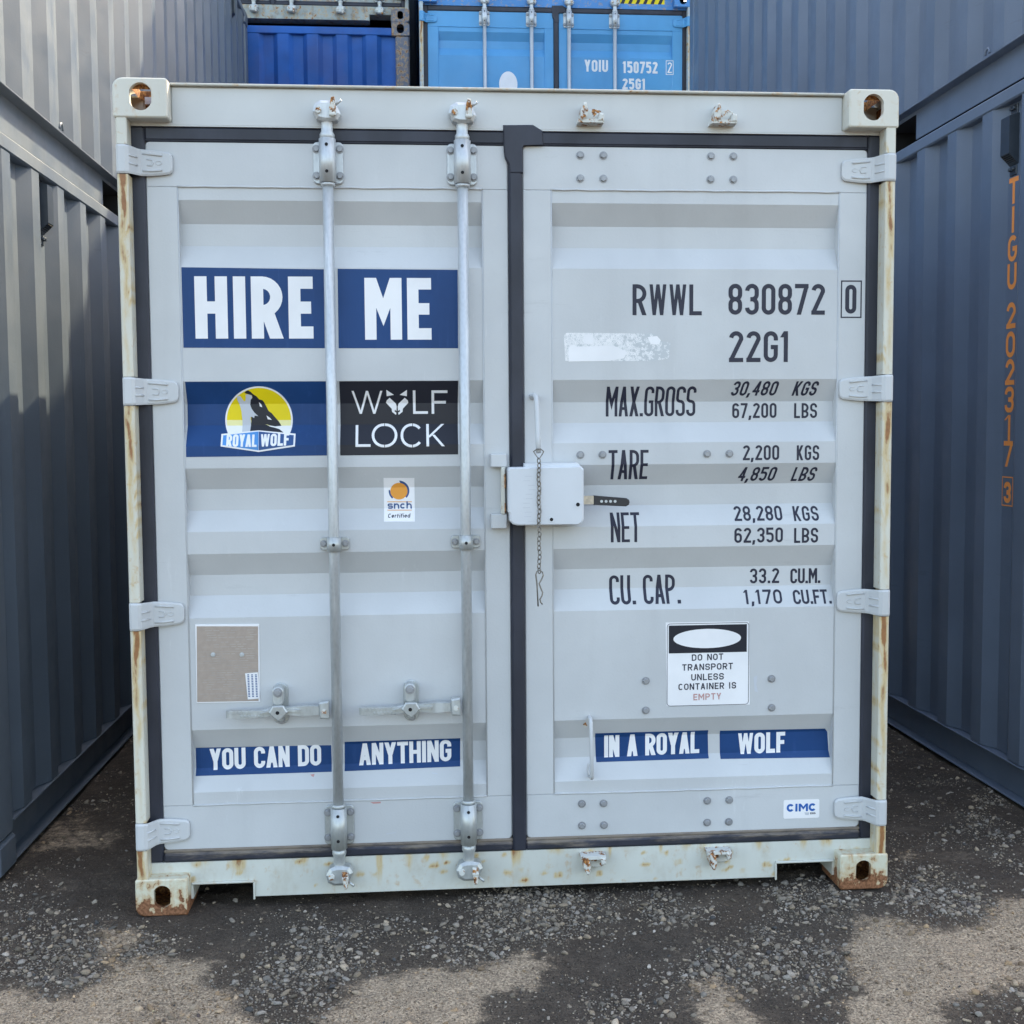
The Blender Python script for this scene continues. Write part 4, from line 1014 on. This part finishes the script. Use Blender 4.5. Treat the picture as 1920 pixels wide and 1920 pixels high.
def txt(name, parent, s, x0, y0, x1, y1, t, mat, off=.0006, tilt=0.0, **k):
    """a word whose box in the photograph is (x0, y0)-(x1, y1); t = stroke in photo pixels; tilt = pixels the line climbs"""
    xa, zt = DS(x0, y0); xb, _ = DS(x1, y0); _, zb = DS(x0, y1); pxm = (xb-xa)/(x1-x0)
    xm = DS((x0+x1)/2, (y0+y1)/2)[0]
    return put(name, parent, text_polys(s, xa, xb, zb, zt, t*pxm, rise=tilt*pxm, **k), mat, off)

# stencilled lettering on the right hand door
dr = doors[1]
for (s, x0, y0, x1, y1, t, k) in (
    ('RWWL', 1186, 533, 1316, 591, 7.4, {'wide': {'R': .9, 'W': 1.1, 'L': .82}, 'gap': .2}), ('830872', 1366, 532, 1547, 590, 7.8, {}), ('0', 1585, 534, 1606, 588, 7.6, {}), ('22G1', 1367, 621, 1481, 679, 7.8, {}),
    ('MAX.GROSS', 1138, 725, 1307, 781, 5.2, {'gap': .14}), ('30,480', 1375, 715, 1460, 742, 4.1, {'shear': .22}), ('KGS', 1491, 715, 1535, 742, 4.1, {'shear': .22}),
    ('67,200', 1373, 756, 1456, 784, 4.1, {}), ('LBS', 1489, 756, 1532, 784, 4.0, {}),
    ('TARE', 1141, 844, 1216, 899, 5.4, {'gap': .14}), ('2,200', 1393, 835, 1461, 863, 4.1, {}), ('KGS', 1494, 835, 1536, 863, 4.0, {}), ('4,850', 1388, 876, 1457, 902, 4.1, {'shear': .22}), ('LBS', 1489, 876, 1532, 902, 4.0, {'shear': .22}),
    ('NET', 1143, 961, 1198, 1017, 5.2, {'gap': .14}), ('28,280', 1374, 949, 1464, 977, 4.1, {}), ('KGS', 1485, 949, 1532, 977, 4.0, {}), ('62,350', 1377, 990, 1468, 1018, 4.2, {}), ('LBS', 1489, 990, 1534, 1018, 4.1, {}),
    ('CU. CAP.', 1142, 1079, 1274, 1134, 5.6, {'gap': .14}), ('33.2', 1406, 1066, 1461, 1094, 4.2, {}), ('CU.M.', 1482, 1066, 1538, 1094, 4.2, {'gap': .12}), ('1,170', 1393, 1106, 1464, 1133, 4.1, {}), ('CU.FT.', 1485, 1106, 1556, 1133, 4.1, {'gap': .12})):
    txt('lettering', dr, s, x0, y0, x1, y1, t, M['ink'], **k)
xa, zt = DS(1578, 527); xb, zb = DS(1614, 595)
put('lettering_box', dr, rib([(xa, zb), (xb, zb), (xb, zt), (xa, zt)], .0042, True), M['ink'])
# peeled white sticker
st_ = put('sticker', front, [quad(p) for p in ([(1057, 630), (1062, 624), (1100, 624), (1160, 625), (1230, 626), (1238, 640), (1258, 642), (1254, 672), (1225, 677), (1120, 677), (1060, 677)],)], M['flaked'], .0003); st_['label'] = 'torn flaking remnant of a white sticker'
put('sticker_remnant', st_, [quad(p) for p in ([(1066, 652), (1074, 646), (1082, 650), (1150, 648), (1176, 660), (1170, 672), (1140, 677), (1066, 678)], [(1096, 627), (1112, 627), (1113, 646), (1094, 644)], [(1214, 632), (1232, 630), (1239, 638), (1236, 646), (1220, 645)])], M['white'], .0007)

def sticker(q, mat, label):
    o = put('sticker', front, [quad(q)], mat, .0005); o['label'] = label; return o
bold = {'gap': .19, 'rnd': .85}
s1 = sticker([(340, 501), (607, 505), (609, 653), (344, 652)], M['vblue'], 'navy sticker reading HIRE'); txt('lettering', s1, 'HIRE', 364, 518, 586, 635, 23, M['white'], .0011, gap=.22, wide={'H': 1.22, 'I': .45, 'R': 1.18, 'E': .93})
s2 = sticker([(633, 504), (858, 506), (859, 653), (635, 653)], M['vblue'], 'navy sticker reading ME'); txt('lettering', s2, 'ME', 683, 521, 808, 637, 21.5, M['white'], .0011, gap=.22, wide={'M': 1.5, 'E': .98})
s5 = sticker([(367, 1402), (621, 1397), (622, 1447), (367, 1455)], M['vblue'], 'narrow navy sticker reading YOU CAN DO'); txt('lettering', s5, 'YOU CAN DO', 393, 1404, 602, 1444, 7.4, M['white'], .0011, tilt=3, gap=.10)
s6 = sticker([(646, 1391), (863, 1384), (863, 1437), (646, 1446)], M['vblue'], 'narrow navy sticker reading ANYTHING'); txt('lettering', s6, 'ANYTHING', 673, 1394, 846, 1435, 7.4, M['white'], .0011, tilt=3, gap=.10)
s7 = sticker([(1116, 1375), (1328, 1369), (1329, 1422), (1118, 1429)], M['vblue'], 'narrow navy sticker reading IN A ROYAL'); txt('lettering', s7, 'IN A ROYAL', 1133, 1379, 1311, 1420, 7.4, M['white'], .0011, tilt=3, gap=.10)
s8 = sticker([(1350, 1370), (1547, 1366), (1551, 1372), (1556, 1420), (1351, 1423)], M['vblue'], 'narrow navy sticker reading WOLF'); txt('lettering', s8, 'WOLF', 1384, 1375, 1472, 1414, 7.4, M['white'], .0011, tilt=1, gap=.12)
# emblem: a howling wolf before a yellow disc over a two sided name board
s3 = sticker([(347, 716), (612, 715), (613, 854), (349, 857)], M['vblue'], 'navy sticker with a wolf emblem on a yellow disc')
def C5(*p): return [DS(200+x/3.84, 660+y/3.84) for x, y in p]
def C5c(cx, cy, r, y_cut, n=60):
    a0 = math.asin((y_cut-cy)/r); return C5(*[(cx+r*cos(a), cy+r*sin(a)) for a in np.linspace(pi-a0, 2*pi+a0, n)])
put('emblem_ring', s3, [C5c(1097, 490, 243, 600)], M['white'], .0009)
put('emblem_disc', s3, [C5c(1097, 490, 231, 530)], M['yellow'], .0012)
put('emblem_glow', s3, [C5(*([(1097+231*cos(a), 490+231*sin(a)) for a in (0.0, .09, .174)]+[(1097+231*cos(a), 490+231*sin(a)) for a in (pi-.174, pi-.09, pi)]))], M['paleyellow'], .00135)
put('emblem_wolf', s3, [C5((992, 296), (1003, 281), (1016, 276), (1036, 286), (1052, 302), (1078, 318), (1100, 342), (1122, 347), (1134, 362), (1150, 392), (1166, 424), (1188, 440), (1214, 470), (1240, 500), (1259, 531), (1215, 535), (1180, 530), (1142, 519), (1180, 538), (1215, 546), (1245, 556), (1278, 584), (1030, 578), (1036, 540), (1042, 500), (1040, 440), (1034, 380), (1036, 345), (1050, 330), (1046, 312), (1020, 304))], M['vblack'], .0015)
put('emblem_wolf_chest', s3, [C5((1000, 308), (1022, 305), (1044, 313), (1049, 328), (1037, 345), (1034, 380), (1044, 408), (1064, 436), (1092, 462), (1066, 458), (1062, 476), (1046, 466), (1036, 470), (1040, 520), (1032, 578), (976, 580), (979, 500), (972, 430), (964, 396), (950, 362), (940, 340), (939, 320), (960, 315), (972, 330), (990, 356), (999, 352), (1003, 330))], M['grey'], .0018)
put('emblem_wolf_ear', s3, [C5((1096, 360), (1114, 378), (1121, 397), (1104, 392))], M['white'], .0019)
put('emblem_wolf_eye', s3, [C5((1152, 457), (1176, 474), (1190, 489), (1160, 484))], M['white'], .0019)
put('emblem_board', s3, [C5((827, 590), (1095, 564), (1361, 588), (1356, 680), (1095, 720), (821, 680))], M['white'], .0021)
put('emblem_board_light', s3, [C5((840, 600), (1094, 572), (1094, 708), (834, 670))], M['sky'], .0024)
put('emblem_board_dark', s3, [C5((1096, 572), (1348, 599), (1344, 669), (1096, 708))], M['midblue'], .0024)
txt('lettering', s3, 'ROYAL', 200+866/3.84, 660+592/3.84, 200+1084/3.84, 660+682/3.84, 4.3, M['white'], .0028, tilt=-1, gap=.14)
txt('lettering', s3, 'WOLF', 200+1112/3.84, 660+592/3.84, 200+1316/3.84, 660+682/3.84, 4.6, M['white'], .0028, tilt=2, gap=.14)
# second emblem: thin cut letters with a wolf's face for the O
s4 = sticker([(636, 715), (859, 714), (859, 852), (638, 854)], M['vblack'], 'black sticker reading WOLF LOCK with a wolf face')
for (s, x0, y0, x1, y1) in (('W', 659, 733, 717, 776), ('L', 774, 732, 802, 776), ('F', 809, 732, 839, 776), ('L', 667, 797, 695, 838), ('O', 697, 794, 745, 839), ('C', 751, 794, 793, 839), ('K', 799, 795, 833, 837)):
    txt('lettering', s4, s, x0, y0, x1, y1, 4.9, M['white'], .0011)
def C6(*p): return [DS(560+x/3.84, 700+y/3.84) for x, y in p]
put('emblem_face', s4, [C6((631, 119), (686, 155), (634, 165)), C6((780, 119), (727, 155), (779, 165)), C6((655, 176), (700, 218), (706, 240), (704, 272), (694, 262), (690, 274), (704, 284), (700, 299), (672, 277), (670, 255), (629, 212), (634, 195)), C6((764, 176), (719, 218), (713, 240), (715, 272), (726, 262), (730, 274), (716, 284), (720, 299), (748, 277), (750, 255), (789, 212), (786, 195))], M['white'], .0011)
for gx_, gz_ in ((617, 358), (617, 510), (818, 358), (818, 510)): put('emblem_gap', s4, [C6((gx_, gz_), (gx_+4, gz_), (gx_+4, gz_+24), (gx_, gz_+24))], M['vblack'], .0015)
# certificate sticker
s9 = sticker([(719, 896), (777, 896), (778, 978), (720, 978)], M['white'], 'small white certificate sticker with an orange disc')
put('emblem_disc', s9, [C6(*[(722+62*cos(a), 848+60*sin(a)) for a in np.linspace(0, 2*pi, 32, False)])], M['orange'], .0012)
put('emblem_arc', s9, [C6(*([(722+75*cos(a), 846+74*sin(a)) for a in np.linspace(-1.55, .75, 14)]+[(722+60*cos(a), 848+59*sin(a)) for a in np.linspace(.70, -1.40, 14)])), C6(*([(722+74*cos(a), 848+72*sin(a)) for a in np.linspace(2.3, 3.3, 7)]+[(722+62*cos(a), 848+60*sin(a)) for a in np.linspace(3.2, 2.3, 7)]))], M['midblue'], .0010)
put('rule', s9, [C6((638, 922), (775, 922), (775, 927), (638, 927)), C6((782, 922), (815, 922), (815, 927), (782, 927)), C6((638, 982), (815, 982), (815, 987), (638, 987))], M['orange'], .0012)
txt('lettering', s9, 'snch', 560+640/3.84, 700+922/3.84, 560+814/3.84, 700+975/3.84, 2.5, M['midblue'], .0013, gap=.16)
txt('lettering', s9, 'Certified', 560+645/3.84, 700+1010/3.84, 560+803/3.84, 700+1040/3.84, 1.25, M['ink'], .0013, shear=.15)
# notice
s10 = sticker([(1248, 1167), (1404, 1165), (1406, 1321), (1250, 1324)], M['white'], 'white notice with a black header and blank oval')
xa, zt = DS(1251, 1170); xb, zb = DS(1403, 1320)
put('border', s10, rib(rrect(xa, xb, zb, zt, .010), .0016, True), M['ink'], .0010)
xa, zt = DS(1254, 1173); xb, zb = DS(1400, 1222); put('notice_header', s10, [[(xa, zb), (xb, zb), (xb, zt), (xa, zt)]], M['vblack'], .0010)
cx, cz = DS(1326, 1197); put('notice_oval', s10, [ell(cx, cz, .113, .032)], M['white'], .0014)
for (s, x0, x1, yc, mt_) in (('DO NOT', 1297, 1356, 1233, 'ink'), ('TRANSPORT', 1279, 1374, 1251.5, 'ink'), ('UNLESS', 1296, 1357, 1270, 'ink'), ('CONTAINER IS', 1272, 1380, 1288, 'ink'), ('EMPTY', 1300, 1352, 1307, 'redfade')):
    txt('lettering', s10, s, x0, yc-6, x1, yc+6, 2.0, M[mt_], .0012, tilt=.8, gap=.26)
# maker's sticker
xa, zt = DS(1469, 1500); xb, zb = DS(1536, 1533)
s11 = put('sticker', front, [rrect(xa, xb, zb, zt, .006)], M['white'], .0006); s11['label'] = 'small white sticker with blue letters CIMC'
txt('lettering', s11, 'CIMC', 1475, 1507.5, 1530, 1522, 3.9, M['makerblue'], .0011, gap=.10, wide={'I': .42, 'M': 1.25})
put('lettering', s11, [quad([(1508, 1523), (1517, 1523), (1516, 1528), (1510, 1528)])], M['grey'], .0011); txt('lettering', s11, 'ENG', 1519, 1523, 1529, 1526.5, .8, M['ink'], .0011)
# data plate with rivets
b = MB(); q = quad([(366, 1171), (486, 1170), (488, 1316), (369, 1318)]); b.prism(q, .0705, .0735, M['white'], .0006); q2 = quad([(369, 1174), (484, 1174), (485, 1314), (370, 1316)]); b.prism(q2, .0698, .0712, M['plate'], .0005)
xa, zt = DS(372, 1178); xb, zb = DS(484, 1312); rp = np.random.default_rng(3)
rows = np.linspace(zt-.008, zb+.008, 30)
for i, z in enumerate(rows):
    if i in (9, 14, 17): b.box(xa, xb, .0693, .0699, z-.0006, z+.0006, M['plate2']); continue
    x = xa+rp.uniform(.0, .04)
    while x < xb-.02:
        wd = rp.uniform(.008, .03)
        if rp.random() < .62: b.box(x, min(xb, x+wd), .0694, .0699, z-.0013, z+.0013, M['plate2'])
        x += wd+.005
for px in (400, 454): x, z = DS(px, 1227); b.lathe((0, 0), [(0, 0)], M['galv'], 3) if False else b.hexbolt(x, .0695, z, .0055, .004, M['galv'])
dp = b.build('data_plate', front); dp['label'] = 'taupe metal data plate with raised text'
lb = put('label_sticker', dp, [quad([(460, 1262), (484, 1260), (487, 1309), (465, 1311)])], M['white'], .0048)
for k in range(3): put('lettering', dp, [quad([(464+k*7.2+.5*j*.3, 1264+j*3.1), (467.5+k*7.2+.5*j*.3, 1264+j*3.1), (467.6+k*7.2+.5*j*.3, 1265.8+j*3.1), (464.1+k*7.2+.5*j*.3, 1265.8+j*3.1)]) for j in range(14)], M['midblue'], .0052)

for (pts, m_) in (([(694, 1504), (714, 1503), (714, 1506), (700, 1507)], 'redfade'), ([(582, 1452), (590, 1451), (588, 1457), (584, 1455)], 'redfade'), ([(724, 1563), (742, 1560), (742, 1561.5), (724, 1564.5)], 'grey'), ([(810, 1448), (820, 1450), (820, 1452), (810, 1450)], 'grey'), ([(1413, 1270), (1420, 1266), (1418, 1284), (1421, 1298), (1415, 1296)], 'grey'), ([(1093, 1358), (1098, 1354), (1102, 1362), (1096, 1365)], 'rustlug')):
    put('scuff_mark', front, [quad(pts)], M[m_], .0004)
# lock box over the middle seal with its handle, the hasp beside it
b = MB()
b.prism([(-.034, 1.398), (-.030, 1.406), (.196, 1.409), (.205, 1.400), (.205, 1.240), (.200, 1.230), (.190, 1.224), (-.006, 1.224), (-.020, 1.228), (-.029, 1.238), (-.030, 1.262), (-.034, 1.266)], -.022, .068, M['box'], .004)
b.prism([(.020, 1.405), (.020, 1.418), (.190, 1.419), (.200, 1.405)], .004, .066, M['box'], .003)
for px, py, r in ((1083.5, 946, .0062), (1034, 974, .0056)): x, z = DP(px, py, -.022); b.disc(x, -.0222, z, r*1.7, .0008, M['box'], 14); b.disc(x, -.0230, z, r, .0006, M['hole'], 14)
for k in range(11): x, z = DP(random.uniform(988, 1000), 893+k*8.4, -.022); b.box(x-.014, x+.008, -.0226, -.0222, z-.0007, z+.0007, M['grey'])
bx_ = b.build('lock_box', front); bx_['label'] = 'white steel lock box bridging the middle seal'
b = MB(); xa, zc = DP(1092, 938, .01); xb, _ = DP(1114, 938, .01)
b.prism([(xa, zc-.013), (xb, zc-.013), (xb, zc+.014), (xa, zc+.014)], .004, .016, M['brass'], .001)
xe, ze = DP(1180, 941, .01)
b.prism([(xb-.002, zc-.015), (xe-.012, ze-.014), (xe-.003, ze-.009), (xe, ze-.001), (xe-.002, ze+.007), (xe-.010, ze+.012), (xb-.002, zc+.015)], .000, .020, M['lever'], .003)
for k in range(4): x, z = DP(1128+k*8.4, 940, 0); b.disc(x, .0002, z, .0046, .0012, M['galv'], 10)
b.build('lock_handle', bx_)
b = MB()
for z0, z1 in ((1.406, 1.449), (1.210, 1.257)): b.box(-.085, -.034, .034, .069, z0, z1, M['door'], .003)
b.box(-.052, -.040, .030, .069, 1.257, 1.406, M['frame'], .002); b.box(-.042, -.0385, .028, .06, 1.262, 1.292, M['rust']); b.box(-.042, -.0385, .028, .06, 1.34, 1.385, M['rust'])
b.build('hasp', front)
b = MB(); b.tube([(.052, .07, 1.630), (.056, .030, 1.632), (.060, .020, 1.625), (.061, .012, 1.60), (.062, -.010, 1.50), (.062, -.022, 1.452)], .0082, M['door'], 10); b.tube([(.050, .069, 1.636), (.056, .062, 1.624)], .010, M['door'], 8); b.build('hook_rod', front)
b = MB(); b.tube([(.233, .085, .584), (.233, .040, .585), (.2335, .033, .575), (.235, .030, .48), (.236, .030, .40), (.2365, .036, .392), (.2365, .090, .388)], .0064, M['door'], 10)
b.tube([(.2365+.009*cos(a), .068, .412+.020*sin(a)) for a in np.linspace(0, 2*pi, 16, False)], .004, M['door'], 6, closed=True); b.build('hook_rod', front)

# chain with spring clip, hung on the rod and passing in front of the lock box
ch = thing('chain', (.062, -.030, 1.452), 'thin steel chain dangling in front of the white lock box', 'chain')
b = MB(); zt_, zb_ = -.006, -.366; n = 25; L = (zt_-zb_)/n
b.tube([(-.016, .004, .004), (-.006, -.006, .012), (.006, -.006, .012), (.016, .004, .004), (.010, .0, -.006), (0, -.002, -.020), (-.010, 0, -.006)], .0020, M['chain'], 6, closed=True)
for i in range(n):
    zc = zt_-.012-(i+.5)*L; aa = .55 if i % 2 else -.75; h = L*.62; wd = .0058
    x0 = .0012*math.sin(i*1.3)
    b.tube([(x0+wd*cos(t)*cos(aa), wd*cos(t)*sin(aa), zc+h*sin(t)) for t in np.linspace(0, 2*pi, 14, False)], .00185, M['chain'], 6, closed=True)
b.build('chain_links', ch)
b = MB(); z = -.372
b.tube([(-.0045, 0, z-.112), (-.008, 0, z-.04), (-.0115, 0, z-.012), (-.008, 0, z-.001), (.001, 0, z+.002), (.010, 0, z-.004), (.012, 0, z-.014), (.006, 0, z-.028), (-.001, 0, z-.040), (.004, 0, z-.054), (.010, 0, z-.068), (.008, 0, z-.078), (.001, 0, z-.090), (.004, 0, z-.100), (.0095, 0, z-.106)], .0023, M['chain'], 8)
b.build('spring_clip', ch)

# ------------------------------------------------------------------ stacks on either side
for k in range(3):
    o = thing('shipping_container', (3.2, 14.3, 2.591*k), 'dark container in the row far behind, glimpsed through the slit between the rear stacks', 'shipping container', 'dark containers far behind', rz=pi/2)
    shell(o, 6.058, 2.591, M['left'], M['leftrail'], cm=M['leftrail'], inner=M['hole'])
GR = 'dark containers stacked on either side'
def side_box(name, loc, L, H, label, pm, rm, phase, pockets, s):
    o = thing(name, loc, label, 'shipping container', GR)
    ph = (phase, .29) if s < 0 else (.29, phase); pk = (pockets, ()) if s < 0 else ((), pockets)
    shell(o, L, H, pm, rm, ph, pk, cm=rm, inner=M['hole']); return o
ll = side_box('shipping_container', (-2.969, .35, 0), 6.058, 2.591, 'charcoal container on the ground left of the pale hire container, its lower half in shade', M['left'], M['leftrail'], .290, [(2.2, 2.56), (4.4, 4.76)], 1)
vent(ll, 1, .83, 2.41)
lu = side_box('shipping_container', (-2.969, .35, 2.591), 6.85, 2.591, 'sunlit charcoal container on top of the left stack', M['left'], M['leftrail'], .219, [(1.857, 2.217), (4.63, 4.99)], 1)
vent(lu, 1, 6.06, 2.40)
one('lashing_ring', lu, 'tube', [(1.2165, 1.02+.022*cos(a), .172+.026*sin(a)) for a in np.linspace(0, pi, 9)], .005, M['leftrail'], 8)
rl = side_box('shipping_container', (3.284, .30, 0), 6.058, 2.896, 'slate container on the ground at the right with orange lettering down its side', M['right'], M['rightrail'], .150, [(2.1, 2.46), (4.2, 4.56)], -1)
vent(rl, -1, .692, 2.68)
ru = side_box('shipping_container', (3.284, .30, 2.896), 6.35, 2.591, 'slate container on top of the right stack above the orange lettering', M['right'], M['rightrail'], .068, [(1.687, 2.047), (3.99, 4.35)], -1)
one('lashing_ring', ru, 'tube', [(-1.2165, .86+.020*cos(a), .172+.024*sin(a)) for a in np.linspace(0, pi, 9)], .005, M['rightrail'], 8)
# orange number running down a trough of the lower right container
def fright(u, v, off): return (-(W2-.007-RD)-off, -u, v)        # u runs towards the viewer
yc = .692; zz = 2.503; pitch = .1225
for i, c in enumerate(('T', 'I', 'G', 'U', None, '2', '0', '2', '3', '1', '7', None, '3')):
    z1 = 1.523+1.016*(2.516-{0: 0, 1: .114, 2: .228, 3: .339, 5: .494, 6: .610, 7: .720, 8: .831, 9: .945, 10: 1.050, 12: 1.215}.get(i, 0)-1.523)
    if c is None: continue
    hh = .106 if i < 12 else .088; wd = .076 if i < 12 else .060
    decal('lettering', rl, text_polys(c, -yc-wd/2, -yc+wd/2, z1-hh, z1, .0195), M['sign_orange'], fright)
decal('lettering_box', rl, rib([(-yc-.043, 1.199), (-yc+.043, 1.199), (-yc+.043, 1.316), (-yc-.043, 1.316)], .005, True), M['sign_orange'], fright)

# ------------------------------------------------------------------ the row behind
YB = 7.05; XB = .968; YL = 7.3; XL = -1.55
G2 = 'containers stacked behind the pale hire container'
o = thing('shipping_container', (XL, YL, 0), 'container at the foot of the rear left stack, behind the pale hire container', 'shipping container', G2); shell(o, 6.058, 2.591, M['royal'], M['royalpost'])
o = thing('shipping_container', (XB, YB, 0), 'container at the foot of the rear right stack, below the bright blue doors', 'shipping container', G2); shell(o, 6.058, 2.591, M['blue'], M['blueframe'])
ry = thing('shipping_container', (XL, YL, 2.591), 'royal blue container with faded ribbed end wall and rusty corner post', 'shipping container', G2)
shell(ry, 6.058, 2.591, M['royal'], M['royal'], cm=M['royalpost'], posts=M['royalpost'], inner=M['hole'], detail=True)
gu = thing('shipping_container', (XL, YL, 5.182), 'stained pale grey container resting on the royal blue one', 'shipping container', G2)
OM = {'frame': M['oldgrey'], 'sill': M['oldgrey'], 'door': M['oldgrey'], 'post': M['oldgrey']}
door_end(gu, 2.591, OM, bars=[DP(px, 15, YL)[0]-XL for px in (475, 546, 638, 712)], handles=False)
shell(gu, 6.058, 2.591, M['oldgrey'], M['oldgrey'], front='door', cm=M['royalpost'], inner=M['hole'], detail=True)
bb = thing('shipping_container', (XB, YB, 2.591), 'bright blue container with galvanised locking bars and white number', 'shipping container', G2)
BM = {'frame': M['blueframe'], 'sill': M['blueframe'], 'door': M['blue'], 'post': M['bluepost'], 'stain': True}
HB = 2.81
bdoors, BP, bfn = door_end(bb, HB, BM, bars=[DP(px, 100, YB+.03)[0]-XB for px in (909, 997, 1067, 1153)], handles=False)
shell(bb, 6.058, HB, M['blue'], M['blueframe'], front='door', cm=M['blueframe'], inner=M['hole'], detail=True)
o = thing('shipping_container', (XB, YB, 2.591+HB), 'blue container on top of the bright blue one, above the hazard stripes', 'shipping container', G2); shell(o, 6.058, 2.677, M['blue'], M['blueframe'])
def fblue(u, v, off):
    lx = u-XB; lz = v-2.591; inn = (-1.047 < lx < -.103) or (.116 < lx < 1.0535)
    return (lx, (bfn(lz) if inn else .0698)-off, lz)
def DBQ(p): return [DP(x, y, YB+.073) for x, y in p]
def btxt(s, x0, y0, x1, y1, t):
    xa, zt = DP(x0, y0, YB+.073); xb, zb = DP(x1, y1, YB+.073)
    decal('lettering', bdoors[1], text_polys(s, xa, xb, zb, zt, t*(xb-xa)/(x1-x0)), M['white'], fblue, [p[0]+2.591 for p in BP])
btxt('YOIU', 1096, 112, 1140, 135, 4.0); btxt('150752', 1168, 115, 1233, 138, 4.0); btxt('2', 1251.5, 117, 1260, 137, 2.2); btxt('25G1', 1167, 147, 1210, 168, 4.0)
xa, zt = DP(1249, 114, YB+.073); xb, zb = DP(1262, 140, YB+.073); decal('lettering_box', bdoors[1], rib([(xa, zb), (xb, zb), (xb, zt), (xa, zt)], .005, True), M['white'], fblue)
cx, cz = DP(953, 158, YB+.073); s_ = decal('sticker', bb, [ell(cx, cz, .082, .112)], M['white'], fblue, [p[0]+2.591 for p in BP]); s_['label'] = 'white oval sticker'
xa, zc = DP(1162, 2, YB+.06); xb, _ = DP(1246, 2, YB+.06); hz = zc-2.591
def fhead(u, v, off): return (u-XB, .060-off, v-2.591)
hs = decal('hazard_stripe', bb, [[(xa, zc-.022), (xb, zc-.022), (xb, zc+.04), (xa, zc+.04)]], M['yellow'], fhead, (), .0008); n = 6; dx = (xb-xa)/n
decal('stripe', hs, [[(xa+dx*(i+.1), zc-.022), (xa+dx*(i+.55), zc-.022), (xa+dx*(i+.95), zc+.04), (xa+dx*(i+.5), zc+.04)] for i in range(n)], M['vblack'], fhead, (), .0013)
